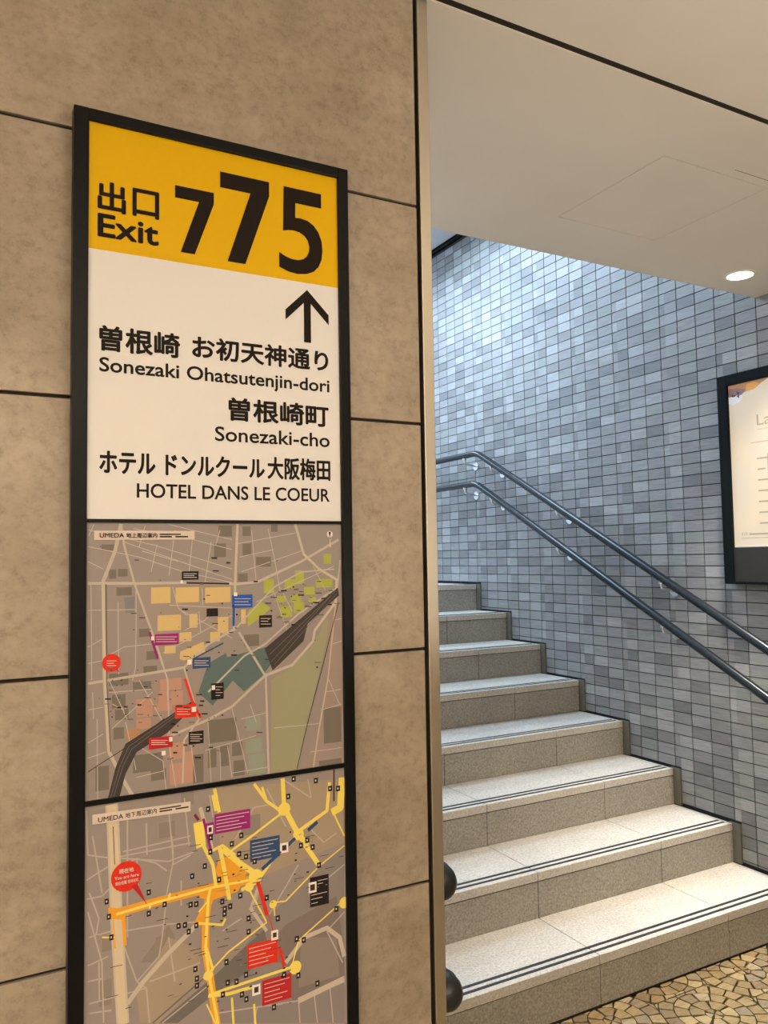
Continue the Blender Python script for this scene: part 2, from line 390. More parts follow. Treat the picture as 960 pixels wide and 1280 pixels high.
('L','navy',2.3,[151.4,1282.1,197.3,1302.7]),
('P','black',0,[134.6,1412.5,159.8,1412.5,159.8,1399.9,134.6,1399.9]),
('P','black',0,[172.0,1355.8,189.5,1355.8,189.5,1343.8,172.0,1343.8]),
('P','black',0,[254.8,1341.6,275.8,1341.6,275.8,1322.8,254.8,1322.8]),
('P','black',0,[144.5,1175.8,166.9,1175.8,166.9,1157.0,144.5,1157.0]),
('P','black',0,[178.6,1243.5,197.9,1243.5,197.9,1219.3,178.6,1219.3]),
('P','blue',0,[211.7,1374.7,244.2,1374.7,244.2,1354.6,211.7,1354.6]),
('P','navy',0,[150.5,1283.5,177.7,1283.5,177.7,1267.6,150.5,1267.6]),
('P','purple',0,[95.1,1321.7,130.0,1321.7,130.0,1305.6,95.1,1305.6]),
('P','red',0,[124.7,1216.3,155.8,1216.3,155.8,1197.0,124.7,1197.0]),
('P','crimson',0,[86.8,1173.5,121.2,1173.5,121.2,1157.3,86.8,1157.3]),
('P','white',0,[142.9,1281.8,149.2,1281.8,149.2,1274.3,142.9,1274.3]),
('P','white',0,[149.1,1211.7,155.8,1211.7,155.8,1204.4,149.1,1204.4]),
('P','white',0,[116.0,1171.8,120.8,1171.8,120.8,1165.2,116.0,1165.2]),
('P','white',0,[214.6,1378.7,219.8,1378.7,219.8,1373.0,214.6,1373.0]),
('P','white',0,[132.8,1399.2,136.3,1399.2,136.3,1394.7,132.8,1394.7]),
('P','white',0,[179.5,1240.7,184.5,1240.7,184.5,1234.0,179.5,1234.0]),
('P','white',0,[105.2,1152.9,110.8,1152.9,110.8,1146.6,105.2,1146.6]),
('P','white',0,[90.0,1319.0,94.3,1319.0,94.3,1313.5,90.0,1313.5]),
('C','red',12.7,[34.8,1285.1]),
('P','red',0,[35.7,1277.8,45.5,1271.1,41.8,1282.4]),
('P','title',0,[10.4,1472.9,154.0,1472.9,154.0,1459.8,10.4,1459.8]),
('C','white',5.2,[376.6,1468.1]),
('P','black',0,[374.5,1472.1,378.8,1472.1,376.5,1461.3]),
('L','white',0.9,[377.0,1460.3,377.4,1446.5]),
('L','pale',0.8,[96.9,1318.1,127.4,1316.3]),
('L','pale',0.8,[96.9,1314.7,123.9,1313.0]),
('L','pale',0.8,[96.9,1311.2,127.4,1309.3]),
('L','pale',0.8,[215.5,1369.1,241.4,1368.1]),
('L','pale',0.8,[215.4,1364.5,237.5,1363.6]),
('L','pale',0.8,[215.4,1359.9,241.3,1358.8]),
('L','pale',0.8,[153.2,1279.4,175.0,1277.8]),
('L','pale',0.8,[153.2,1276.2,171.3,1274.8]),
('L','pale',0.8,[153.2,1272.9,175.0,1271.3]),
('L','pale',0.8,[127.3,1211.1,146.8,1209.2]),
('L','pale',0.8,[127.3,1207.4,143.3,1205.7]),
('L','pale',0.8,[127.3,1203.6,146.8,1201.6]),
('L','pale',0.8,[90.2,1170.0,113.8,1167.2]),
('L','pale',0.8,[90.2,1167.1,110.3,1164.7]),
('L','pale',0.8,[90.2,1164.3,113.8,1161.4]),
('L','pale',0.8,[28.3,1288.5,41.4,1287.5]),
('L','pale',0.8,[28.3,1285.1,38.1,1284.4]),
('L','pale',0.8,[28.3,1281.8,41.4,1280.8]),
('L','pale',0.8,[137.3,1408.9,157.1,1408.5]),
('L','pale',0.8,[137.2,1406.2,153.5,1405.9]),
('L','pale',0.8,[137.2,1403.6,157.1,1403.1]),
('L','pale',0.8,[257.2,1337.0,273.5,1336.2]),
('L','pale',0.8,[257.2,1332.7,269.5,1332.0]),
('L','pale',0.8,[257.2,1328.3,273.4,1327.5]),
('L','pale',0.8,[146.8,1171.9,164.7,1169.8]),
('L','pale',0.8,[146.8,1168.8,161.1,1167.1]),
('L','pale',0.8,[146.8,1165.8,164.7,1163.6]),
('L','pale',0.8,[146.8,1162.7,161.1,1161.0]),
('L','pale',0.8,[185.4,1238.1,196.1,1237.1]),
('L','pale',0.8,[185.4,1233.8,192.4,1233.2]),
('L','pale',0.8,[185.4,1229.6,196.1,1228.6]),
('L','pale',0.8,[185.4,1225.3,192.3,1224.7]),
('L','dark',1.4,[96.5,1149.4,98.2,1149.1]),
('L','black',1.0,[89.4,1245.0,91.1,1244.7]),
('L','dark',1.4,[33.0,1217.5,34.6,1217.2]),
('L','black',1.4,[48.3,1260.0,50.0,1259.7]),
('L','dark',1.4,[263.5,1273.3,270.4,1272.6]),
('L','black',1.0,[18.4,1450.2,20.0,1450.1]),
('L','black',1.4,[215.9,1324.6,218.8,1324.3]),
('L','dark',2.3,[136.7,1157.9,142.9,1157.0]),
('L','black',2.3,[371.1,1354.1,378.6,1353.6]),
('L','black',2.3,[140.6,1266.6,143.3,1266.3]),
('L','dark',1.4,[119.3,1141.3,121.9,1140.9]),
('L','black',2.3,[211.8,1358.2,214.6,1358.0]),
('L','block',2.3,[311.5,1372.4,314.5,1372.2]),
('L','dark',1.0,[225.1,1305.6,227.0,1305.3]),
('L','block',1.0,[235.1,1365.6,237.0,1365.4]),
('L','dark',1.0,[295.1,1329.4,305.3,1328.7]),
('L','dark',1.0,[102.2,1400.4,104.0,1400.2]),
('L','black',1.4,[189.2,1289.4,191.9,1289.0]),
('L','block',2.3,[17.9,1236.9,19.5,1236.6]),
('L','dark',1.4,[53.3,1211.1,55.8,1210.7]),
('L','block',2.3,[85.3,1206.7,87.0,1206.4]),
('L','dark',1.0,[321.9,1376.5,329.1,1376.1]),
('L','dark',1.0,[94.3,1228.8,96.0,1228.5]),
('L','black',1.4,[331.7,1352.6,342.1,1352.0]),
('L','block',1.0,[24.9,1228.6,33.0,1227.7]),
('L','dark',2.3,[174.7,1149.6,181.1,1148.6]),
('L','dark',1.4,[249.0,1163.2,258.7,1162.0]),
('L','dark',1.4,[47.1,1259.5,48.8,1259.2]),
('L','dark',1.0,[171.3,1375.8,177.7,1375.5]),
('L','dark',1.4,[215.7,1260.5,222.3,1259.8]),
('L','block',1.0,[309.6,1363.3,316.8,1362.8]),
('L','black',1.0,[373.5,1376.3,381.0,1375.9]),
('L','black',2.3,[153.8,1137.6,162.7,1136.3]),
('L','dark',1.4,[66.2,1430.4,72.1,1430.2]),
('L','black',1.4,[96.1,1254.6,97.8,1254.3]),
('L','dark',1.4,[123.7,1238.4,126.4,1238.0]),
('L','black',2.3,[135.0,1356.6,143.9,1356.1]),
('L','dark',2.3,[319.9,1371.1,330.2,1370.6]),
('L','dark',2.3,[342.7,1356.0,344.8,1355.8]),
('L','dark',2.3,[48.7,1252.7,50.3,1252.4]),
('L','dark',2.3,[166.8,1370.4,169.5,1370.1]),
('L','dark',2.3,[360.1,1364.1,367.5,1363.7]),
('L','dark',1.0,[103.2,1204.4,104.9,1204.0]),
('L','dark',2.3,[307.7,1369.4,309.7,1369.2]),
('L','dark',2.3,[170.6,1305.8,177.0,1305.2]),
('L','dark',2.3,[155.6,1229.3,164.7,1228.3]),
('L','block',1.4,[144.5,1190.0,153.4,1188.9]),
('L','black',2.3,[345.9,1358.0,356.4,1357.5]),
('L','black',1.4,[296.0,1351.8,299.0,1351.5]),
('L','black',1.0,[88.4,1329.4,90.1,1329.2]),
('L','black',2.3,[246.0,1394.5,252.8,1394.2]),
('L','dark',2.3,[126.3,1215.7,135.1,1214.7]),
('L','dark',1.4,[64.6,1330.4,66.3,1330.2]),
('L','black',2.3,[209.4,1283.9,218.8,1283.1]),
('L','block',2.3,[273.6,1424.5,275.6,1424.3]),
('L','dark',1.0,[340.6,1366.3,343.7,1366.0]),
('L','block',2.3,[113.6,1140.8,119.7,1139.9]),
('L','black',1.0,[61.2,1353.9,69.6,1353.3]),
('L','dark',1.0,[136.8,1287.2,145.7,1286.4]),
('L','block',1.4,[92.3,1219.0,98.3,1218.3]),
('L','dark',2.3,[120.1,1178.1,128.8,1176.9]),
('L','block',1.4,[75.6,1256.5,78.2,1256.1]),
('L','dark',2.3,[51.6,1222.0,57.4,1221.3]),
('L','black',2.3,[118.9,1190.5,125.0,1189.7]),
('L','block',1.4,[305.7,1382.2,307.7,1382.0]),
('L','dark',2.3,[159.9,1200.6,161.7,1200.2]),
('L','dark',1.0,[353.4,1337.8,363.9,1337.2]),
('L','block',1.4,[251.9,1284.8,254.8,1284.5]),
('L','block',1.0,[148.0,1173.7,149.8,1173.3]),
('L','black',1.4,[286.7,1338.4,289.7,1338.1]),
('L','black',2.3,[70.6,1222.8,76.4,1222.1]),
('L','black',2.3,[42.7,1221.8,48.4,1221.1]),
('L','dark',1.4,[292.2,1341.9,299.3,1341.5]),
('L','dark',1.4,[72.9,1347.2,81.4,1346.6]),
('L','black',1.4,[181.5,1412.5,190.8,1412.2]),
('L','block',1.4,[55.9,1383.0,58.4,1382.7]),
('L','block',1.0,[232.5,1304.8,242.2,1304.0]),
('L','block',1.4,[125.4,1198.7,128.1,1198.3]),
('L','dark',1.4,[33.2,1275.0,35.6,1274.7]),
('L','block',1.4,[72.1,1197.9,78.0,1197.1]),
('L','dark',1.4,[35.4,1260.3,37.0,1260.1]),
('L','black',1.0,[116.8,1226.4,118.6,1226.1]),
('L','black',2.3,[152.1,1286.4,153.9,1286.2]),
('L','block',2.3,[56.6,1203.9,64.9,1202.9]),
('L','dark',1.4,[273.8,1369.2,283.7,1368.7]),
('L','block',2.3,[268.4,1335.2,271.4,1334.9]),
('L','black',1.4,[312.9,1380.0,320.1,1379.7]),
('L','black',2.3,[217.4,1344.7,220.3,1344.5]),
('L','dark',2.3,[150.4,1154.8,153.0,1154.3]),
('L','dark',1.0,[205.3,1346.0,207.1,1345.8]),
('L','black',1.0,[69.9,1272.1,71.6,1271.9]),
('L','dark',1.4,[80.4,1232.1,88.9,1231.2]),
('L','block',2.3,[127.2,1230.4,129.0,1230.1]),
('L','black',1.0,[181.9,1194.2,183.8,1193.9]),
('L','dark',2.3,[35.1,1209.3,36.7,1209.0]),
('L','block',2.3,[240.2,1281.4,247.0,1280.8]),
('L','dark',1.4,[64.5,1243.0,66.2,1242.7]),
('L','block',2.3,[31.1,1279.6,36.8,1279.0]),
('L','dark',1.0,[31.3,1247.2,37.0,1246.5]),
('L','block',1.0,[128.8,1330.5,130.6,1330.3]),
('L','dark',1.0,[146.2,1285.4,148.0,1285.1]),
('L','dark',1.4,[350.2,1373.2,360.7,1372.7]),
('L','block',2.3,[142.7,1300.5,149.0,1299.9]),
('L','block',1.0,[175.9,1297.2,185.1,1296.4]),
('L','black',2.3,[290.5,1379.0,300.6,1378.6]),
('L','block',2.3,[318.0,1380.6,321.1,1380.3]),
('L','dark',1.0,[283.9,1426.0,285.9,1425.8]),
('L','block',2.3,[347.0,1297.6,349.1,1297.4]),
('L','black',1.0,[160.1,1199.4,162.0,1199.1]),
('L','dark',1.4,[206.4,1318.5,213.0,1318.0]),
('L','black',2.3,[349.9,1254.7,353.0,1254.3]),
('L','dark',1.0,[137.7,1311.9,140.3,1311.6]),
('L','block',2.3,[285.3,1377.1,295.3,1376.7]),
('L','black',2.3,[307.6,1324.7,314.7,1324.2]),
('L','dark',2.3,[121.5,1148.8,127.6,1147.9]),
('L','block',1.4,[70.5,1209.4,79.0,1208.4]),
('L','dark',2.3,[202.4,1424.4,209.0,1424.2]),
('L','dark',1.0,[186.8,1143.8,188.7,1143.4]),
('L','dark',1.0,[162.7,1280.8,165.4,1280.5]),
('L','dark',1.0,[347.1,1262.6,357.6,1261.7]),
('L','block',2.3,[161.2,1393.0,167.6,1392.7]),
('L','block',1.4,[327.1,1388.8,330.2,1388.6]),
('L','dark',1.4,[78.9,1247.7,84.9,1247.0]),
('L','block',1.4,[382.5,1355.3,393.3,1354.7]),
('L','dark',1.4,[197.4,1335.9,199.3,1335.6]),
('L','block',2.3,[283.5,1337.4,293.5,1336.8]),
('L','dark',1.4,[172.0,1265.0,173.8,1264.7]),
('L','dark',1.0,[316.6,1346.9,323.8,1346.4]),
('L','block',1.4,[163.1,1200.1,165.8,1199.7]),
('L','block',2.3,[193.9,1180.1,203.2,1179.0]),
('L','block',1.0,[327.7,1387.1,335.0,1386.7]),
('L','dark',2.3,[194.0,1195.5,196.8,1195.1]),
('L','block',1.0,[86.9,1252.1,92.9,1251.4]),
('L','dark',2.3,[137.3,1212.0,146.2,1210.9]),
('L','black',2.3,[179.2,1431.9,188.5,1431.6]),
('L','dark',2.3,[159.8,1213.4,166.2,1212.6]),
('L','dark',1.4,[180.2,1333.2,189.5,1332.6]),
('L','dark',1.4,[126.3,1158.0,128.9,1157.6]),
('L','black',2.3,[161.6,1219.4,168.0,1218.6]),
('L','dark',2.3,[163.9,1200.5,172.9,1199.4]),
('L','black',1.0,[40.7,1252.9,43.2,1252.5]),
('L','block',1.0,[74.8,1306.1,77.4,1305.8]),
('L','dark',1.0,[92.9,1205.1,98.9,1204.3]),
('L','dark',1.4,[371.9,1370.1,379.4,1369.7]),
('L','dark',1.4,[63.1,1225.4,64.7,1225.1]),
('L','black',2.3,[310.6,1384.1,313.7,1383.8]),
('L','black',1.4,[264.9,1360.4,274.8,1359.8]),
('L','black',1.0,[352.9,1391.9,360.3,1391.6]),
('L','dark',1.0,[290.2,1358.1,292.2,1357.9]),
('L','black',1.0,[139.6,1355.2,141.4,1354.9]),
('L','dark',1.0,[359.9,1364.9,370.5,1364.3]),
('L','black',1.0,[170.8,1345.0,180.0,1344.4]),
('L','block',1.0,[101.3,1145.2,107.3,1144.3]),
('L','dark',2.3,[194.4,1362.7,197.2,1362.4]),
('L','black',1.0,[231.2,1173.1,233.1,1172.8]),
('L','block',2.3,[103.1,1352.9,104.8,1352.7]),
('L','dark',1.4,[213.4,1290.1,215.3,1289.8]),
('L','block',2.3,[129.9,1173.1,132.5,1172.6]),
('L','dark',1.4,[174.0,1191.7,175.8,1191.4]),
('L','dark',2.3,[273.2,1348.4,276.2,1348.1]),
('L','black',1.4,[99.9,1235.0,106.0,1234.3]),
('L','block',1.0,[78.0,1238.8,79.7,1238.5]),
('L','dark',2.3,[26.2,1235.5,34.3,1234.6]),
('L','black',1.0,[44.4,1235.2,46.0,1234.9]),
('L','dark',1.4,[127.4,1186.8,130.0,1186.4])]
M2=[
('P','grey2',0,[180.0,814.0,223.6,844.3,274.2,888.7,396.1,966.4,392.2,691.7,179.8,751.1]),
('P','tan2',0,[176.1,1089.1,389.2,1072.7,396.2,971.4,254.2,944.8,195.0,988.8]),
('P','grey3',0,[243.3,821.0,294.6,865.3,381.1,890.1,393.8,803.6,393.1,754.8,346.4,747.6,304.0,749.3,294.1,808.5]),
('P','block2',0,[20.0,850.6,36.9,850.6,36.9,816.5,20.0,816.5]),
('P','block2',0,[133.7,1090.8,152.3,1090.8,152.3,1069.7,133.7,1069.7]),
('P','block2',0,[101.7,1050.7,124.4,1050.7,124.4,1028.9,101.7,1028.9]),
('P','block2',0,[97.3,892.0,124.3,892.0,124.3,859.2,97.3,859.2]),
('P','block2',0,[75.3,862.4,115.3,905.6,124.3,885.8,101.8,855.8]),
('P','block2',0,[224.7,1039.5,254.7,1039.5,254.7,1010.9,224.7,1010.9]),
('P','block2',0,[320.7,840.2,380.2,826.4,384.9,766.6,314.6,765.4]),
('P','block2',0,[23.9,909.1,36.6,909.1,36.6,889.0,23.9,889.0]),
('P','tan2',0,[71.1,820.2,115.3,887.9,161.2,859.2,161.1,814.3,101.9,772.9,75.5,780.2]),
('L','street2',2.0,[4.5,1024.1,36.1,1013.9,147.5,1014.9]),
('L','street2',2.0,[51.0,1019.9,147.5,1024.9]),
('L','street2',2.0,[2.6,990.3,36.1,1005.3]),
('L','street2',2.0,[48.9,1011.5,115.3,994.6,152.2,1001.3]),
('L','street2',2.0,[51.1,1002.4,70.6,1006.6,97.2,995.8,113.0,981.7]),
('L','street2',2.0,[115.3,1071.0,122.1,993.4,113.0,950.5,106.3,890.0]),
('L','street2',2.0,[122.1,988.9,147.5,997.6]),
('L','street2',2.0,[138.3,1081.0,145.2,1011.6]),
('L','street2',2.0,[6.9,972.4,19.6,935.6,15.5,911.0]),
('L','street2',2.0,[2.8,964.8,23.6,964.7,36.2,975.0]),
('L','street2',2.0,[5.0,947.3,24.0,875.0,26.5,793.9]),
('L','street2',2.0,[7.2,912.9,36.5,914.7]),
('L','street2',2.0,[5.4,875.4,32.4,881.5]),
('L','street2',2.0,[7.7,824.3,84.2,825.4]),
('L','street2',2.0,[5.5,854.3,24.1,853.8]),
('L','street2',2.0,[7.8,811.7,36.9,808.0]),
('L','street2',2.0,[53.6,889.2,71.0,837.5,84.2,825.4,88.6,776.6]),
('L','street2',2.0,[53.6,910.8,106.3,907.6,161.3,899.7]),
('L','street2',2.0,[106.3,890.0,101.8,864.6,71.0,837.5]),
('L','street2',2.0,[115.3,887.9,124.3,823.8]),
('L','street2',2.0,[88.5,833.0,161.2,841.2]),
('L','street2',2.0,[19.9,876.0,20.9,825.0]),
('L','street2',2.0,[57.4,1075.8,57.9,901.2]),
('L','street2',2.0,[194.6,878.6,223.9,890.4]),
('L','street2',2.0,[263.9,881.6,295.2,922.3,316.5,951.8]),
('L','street2',2.0,[214.6,1008.5,244.8,1050.5,270.3,1051.2]),
('L','street2',2.0,[291.4,1086.6,339.1,1050.3,334.0,1080.6]),
('L','street2',2.0,[327.8,1012.9,360.1,977.9,382.4,988.8]),
('L','street2',2.0,[395.7,936.6,348.3,911.5]),
('L','street2',2.0,[254.1,930.7,243.8,900.0]),
('L','street2',2.0,[242.7,733.5,247.9,755.1,288.4,748.8]),
('L','street2',2.0,[314.5,751.3,316.7,712.8]),
('L','street2',2.0,[341.0,749.0,345.9,704.6]),
('L','street2',2.0,[368.2,751.5,372.9,697.1]),
('L','street2',2.0,[393.1,754.8,314.4,746.5,184.6,763.2]),
('L','street2',2.0,[394.6,862.5,363.8,839.9,390.7,784.7]),
('L','street2',2.0,[253.6,855.8,263.4,816.1]),
('L','street2',2.0,[133.5,964.2,133.5,928.3]),
('L','street2',2.0,[176.0,1079.8,180.7,1046.7]),
('L','street2',2.0,[265.4,1075.9,296.0,1013.4]),
('L','street2',2.0,[2.1,1084.6,4.5,1024.1]),
('L','street2',2.0,[83.8,1053.7,84.7,1009.3]),
('L','street2',2.0,[119.8,1029.7,122.1,1002.3]),
('L','street2',2.0,[70.6,1007.5,72.9,958.8]),
('L','street2',2.0,[10.6,1048.8,23.6,969.0]),
('L','road2',17.0,[35.8,1087.9,38.0,1057.0,42.8,934.8,52.3,784.6]),
('L','cream2',12.0,[35.8,1087.9,38.0,1057.0,42.8,934.8,52.3,784.6]),
('L','road2',7.0,[58.2,810.8,79.8,835.2,115.3,865.8,147.3,889.4,170.8,911.2]),
('L','road2',9.0,[314.4,746.5,393.2,759.7]),
('L','road2',7.0,[294.1,808.5,326.0,839.0,363.9,844.8,385.7,825.1,393.7,793.8]),
('L','road2',5.0,[254.2,940.1,238.8,901.1,263.7,862.8]),
('L','road2',6.0,[161.7,1063.6,180.6,996.1]),
('P','rail2',0,[259.7,866.1,223.6,844.3,177.6,814.6,101.9,772.9,128.8,765.3,184.7,792.5,243.3,814.1,266.1,838.8]),
('L','street2',2.0,[180.0,809.5,106.3,771.6]),
('L','rail2',2.5,[165.8,817.6,93.0,775.3]),
('L','dark',1.0,[38.0,1057.0,40.4,1004.5]),
('L','orange2',12.0,[32.2,937.1,101.8,941.7,180.4,944.8,254.2,943.8]),
('L','orange2',17.0,[45.7,942.8,48.5,890.4]),
('L','cream2',10.0,[44.1,934.5,47.6,889.8]),
('P','orange2',0,[191.1,987.2,212.0,981.0,234.2,958.1,224.1,940.5,194.8,943.7,184.3,967.8]),
('P','orange2',0,[159.1,944.6,226.6,943.3,218.2,931.0,180.3,926.5,161.4,933.2]),
('L','orange2',11.0,[176.5,928.2,156.6,896.3]),
('L','orange2',11.0,[173.2,928.9,169.3,893.4,169.2,857.3,176.2,815.0,185.5,747.3]),
('P','orange2',0,[32.1,947.9,57.8,940.2,53.5,926.0,32.2,932.8]),
('L','yellow2',3.8,[42.8,936.1,101.8,940.9,180.4,944.8,254.2,943.8]),
('L','yellow2',4.2,[176.6,944.2,173.2,928.9,169.2,857.3,175.2,815.2,187.4,746.7]),
('L','yellow2',5.1,[166.3,1007.8,180.5,977.7,185.2,944.7]),
('L','yellow2',6.0,[190.2,1003.5,197.3,969.9,205.4,921.2]),
('L','yellow2',8.5,[195.0,998.0,224.3,969.4,254.2,944.8]),
('L','yellow2',3.4,[291.0,1035.9,244.5,1010.3,204.7,990.7]),
('L','yellow2',6.8,[291.4,1087.6,293.6,1042.7]),
('L','yellow2',4.7,[245.0,1086.1,265.2,1056.8,291.0,1035.9]),
('L','yellow2',8.5,[296.2,1037.5,317.0,997.7,332.8,977.8]),
('L','yellow2',7.6,[327.5,981.2,351.4,944.1]),
('L','yellow2',5.5,[317.0,1002.5,366.2,1026.3,371.2,1070.3]),
('L','yellow2',11.9,[393.7,1074.6,389.7,1027.5,374.5,1022.4]),
('L','yellow2',2.5,[377.2,1022.0,396.3,981.4]),
('L','yellow2',5.1,[317.0,995.3,274.8,969.2,249.1,938.7,224.1,932.1]),
('L','yellow2',2.1,[396.1,966.4,351.4,942.6,295.0,900.9,275.3,902.7,276.7,882.5]),
('L','yellow2',2.5,[234.0,934.8,249.9,903.4,263.8,875.9,204.1,846.7,170.5,820.9]),
('L','yellow2',2.1,[392.1,880.3,315.3,836.7,305.6,805.7]),
('L','yellow2',4.2,[317.6,802.7,301.8,799.5,233.2,795.8,174.2,792.1]),
('L','yellow2',5.1,[172.8,791.1,203.8,786.1,243.1,786.4]),
('L','yellow2',3.4,[242.9,761.0,244.7,730.6]),
('L','yellow2',3.4,[208.6,779.4,210.9,740.1]),
('L','yellow2',2.1,[170.4,780.5,184.5,747.5]),
('L','yellow2',5.1,[183.3,1088.0,190.4,1052.1]),
('L','yellow2',3.8,[257.7,1079.4,265.2,1056.8]),
('L','yellow2',3.4,[156.7,898.5,194.6,887.7,199.5,895.8]),
('L','yellow2',4.2,[175.8,997.0,195.1,1002.7,214.5,985.2]),
('L','yellow2',2.1,[159.0,913.8,170.8,924.9]),
('L','yellow2',3.8,[169.7,861.7,180.0,827.6,165.8,817.6]),
('L','yellow2',3.4,[115.3,941.1,117.5,949.5]),
('L','yellow2',3.0,[88.4,933.6,89.3,940.0]),
('L','yellow2',5.1,[185.6,1055.2,180.8,1079.1]),
('L','yellow2',2.1,[40.8,905.1,23.9,909.1]),
('P','yellow2',0,[151.3,1042.4,166.4,1043.6,170.1,1007.2,155.9,1005.2]),
('C','yellow2',10.0,[293.6,1040.3]),
('C','yellow2',9.0,[317.0,997.7]),
('C','yellow2',10.0,[309.7,797.6]),
('C','yellow2',9.0,[394.9,877.3]),
('C','yellow2',11.0,[246.6,947.2]),
('C','yellow2',7.0,[172.9,820.3]),
('C','yellow2',7.0,[236.5,934.3]),
('C','yellow2',6.0,[274.3,900.5]),
('L','navy',5.5,[349.5,1011.7,333.1,1001.2]),
('L','navy',5.5,[311.6,992.8,256.8,956.1]),
('L','red',6.0,[250.1,938.5,271.4,861.1]),
('L','red',5.0,[284.0,834.6,291.5,803.5]),
('L','purple',4.0,[166.4,1046.8,178.2,995.6]),
('L','maroon',4.0,[153.2,1054.9,159.3,1045.7]),
('L','violet',2.5,[379.3,1089.1,378.6,1039.2]),
('L','block2',4.5,[263.9,886.3,271.4,858.7]),
('P','purple',0,[183.2,1050.0,238.6,1050.0,238.6,1021.2,183.2,1021.2]),
('P','navy',0,[237.9,1002.5,285.7,1002.5,285.7,970.5,237.9,970.5]),
('P','red',0,[232.5,849.1,281.2,849.1,281.2,813.6,232.5,813.6]),
('P','crimson',0,[255.6,791.5,303.0,791.5,303.0,754.3,255.6,754.3]),
('P','black',0,[335.5,927.7,367.7,927.7,367.7,882.1,335.5,882.1]),
('P','purple',0,[169.7,1039.3,182.1,1039.3,182.1,1020.7,169.7,1020.7]),
('P','white',0,[172.1,1035.3,180.7,1035.3,180.7,1023.2,172.1,1023.2]),
('P','white',0,[286.4,989.1,299.8,989.1,299.8,974.2,286.4,974.2]),
('P','white',0,[270.9,861.2,282.0,861.2,282.0,846.8,270.9,846.8]),
('P','white',0,[240.1,788.5,253.0,788.5,253.0,773.1,240.1,773.1]),
('P','white',0,[333.3,920.4,346.6,920.4,346.6,904.1,333.3,904.1]),
('P','dark',0,[174.0,1032.6,178.8,1032.6,178.8,1025.8,174.0,1025.8]),
('P','dark',0,[289.5,985.7,296.7,985.7,296.7,977.6,289.5,977.6]),
('P','dark',0,[273.4,857.8,279.5,857.8,279.5,850.7,273.4,850.7]),
('P','dark',0,[243.1,785.0,250.0,785.0,250.0,776.7,243.1,776.7]),
('P','dark',0,[335.9,916.9,343.9,916.9,343.9,907.5,335.9,907.5]),
('C','red',21.0,[56.3,985.3]),
('P','crimson',0,[62.9,970.5,71.6,972.2,84.8,940.9]),
('P','black',0,[27.0,960.1,32.5,960.1,32.5,952.5,27.0,952.5]),
('P','pale',0,[28.7,957.6,30.4,957.6,30.4,955.1,28.7,955.1]),
('P','black',0,[30.0,938.9,35.6,938.9,35.6,931.2,30.0,931.2]),
('P','pale',0,[31.7,936.4,33.4,936.4,33.4,933.8,31.7,933.8]),
('P','black',0,[33.5,910.2,39.1,910.2,39.1,902.5,33.5,902.5]),
('P','pale',0,[35.2,907.7,36.9,907.7,36.9,905.2,35.2,905.2]),
('P','black',0,[84.4,960.8,90.1,960.8,90.1,953.0,84.4,953.0]),
('P','pale',0,[86.1,958.2,87.9,958.2,87.9,955.7,86.1,955.7]),
('P','black',0,[84.4,931.4,90.2,931.4,90.2,923.5,84.4,923.5]),
('P','pale',0,[86.2,928.8,88.0,928.8,88.0,926.2,86.2,926.2]),
('P','black',0,[106.7,939.4,112.6,939.4,112.6,931.5,106.7,931.5]),
('P','pale',0,[108.5,936.8,110.3,936.8,110.3,934.2,108.5,934.2]),
('P','black',0,[146.5,971.1,152.6,971.1,152.6,963.1,146.5,963.1]),
('P','pale',0,[148.4,968.5,150.2,968.5,150.2,965.8,148.4,965.8]),
('P','black',0,[165.3,982.0,171.4,982.0,171.4,974.0,165.3,974.0]),
('P','pale',0,[167.2,979.3,169.1,979.3,169.1,976.7,167.2,976.7]),
('P','black',0,[144.1,931.0,150.2,931.0,150.2,922.9,144.1,922.9]),
('P','pale',0,[146.0,928.3,147.8,928.3,147.8,925.7,146.0,925.7]),
('P','black',0,[152.5,930.1,158.6,930.1,158.6,922.0,152.5,922.0]),
('P','pale',0,[154.4,927.5,156.2,927.5,156.2,924.8,154.4,924.8]),
('P','black',0,[126.6,904.8,132.6,904.8,132.6,896.8,126.6,896.8]),
('P','pale',0,[128.5,902.2,130.3,902.2,130.3,899.5,128.5,899.5]),
('P','black',0,[135.8,904.1,141.8,904.1,141.8,896.0,135.8,896.0]),
('P','pale',0,[137.6,901.4,139.5,901.4,139.5,898.8,137.6,898.8]),
('P','black',0,[152.5,899.9,158.5,899.9,158.5,891.8,152.5,891.8]),
('P','pale',0,[154.3,897.3,156.2,897.3,156.2,894.6,154.3,894.6]),
('P','black',0,[141.3,893.5,147.3,893.5,147.3,885.4,141.3,885.4]),
('P','pale',0,[143.2,890.8,145.0,890.8,145.0,888.1,143.2,888.1]),
('P','black',0,[195.2,914.2,201.4,914.2,201.4,905.9,195.2,905.9]),
('P','pale',0,[197.1,911.5,199.0,911.5,199.0,908.8,197.1,908.8]),
('P','black',0,[203.4,916.1,209.7,916.1,209.7,907.8,203.4,907.8]),
('P','pale',0,[205.4,913.4,207.3,913.4,207.3,910.7,205.4,910.7]),
('P','black',0,[191.4,925.5,197.6,925.5,197.6,917.3,191.4,917.3]),
('P','pale',0,[193.3,922.8,195.2,922.8,195.2,920.1,193.3,920.1]),
('P','black',0,[219.1,928.5,225.5,928.5,225.5,920.2,219.1,920.2]),
('P','pale',0,[221.1,925.8,223.1,925.8,223.1,923.1,221.1,923.1]),
('P','black',0,[206.3,1006.7,212.6,1006.7,212.6,998.6,206.3,998.6]),
('P','pale',0,[208.2,1004.0,210.2,1004.0,210.2,1001.3,208.2,1001.3]),
('P','black',0,[221.1,1016.7,227.5,1016.7,227.5,1008.5,221.1,1008.5]),
('P','pale',0,[223.1,1014.0,225.0,1014.0,225.0,1011.3,223.1,1011.3]),
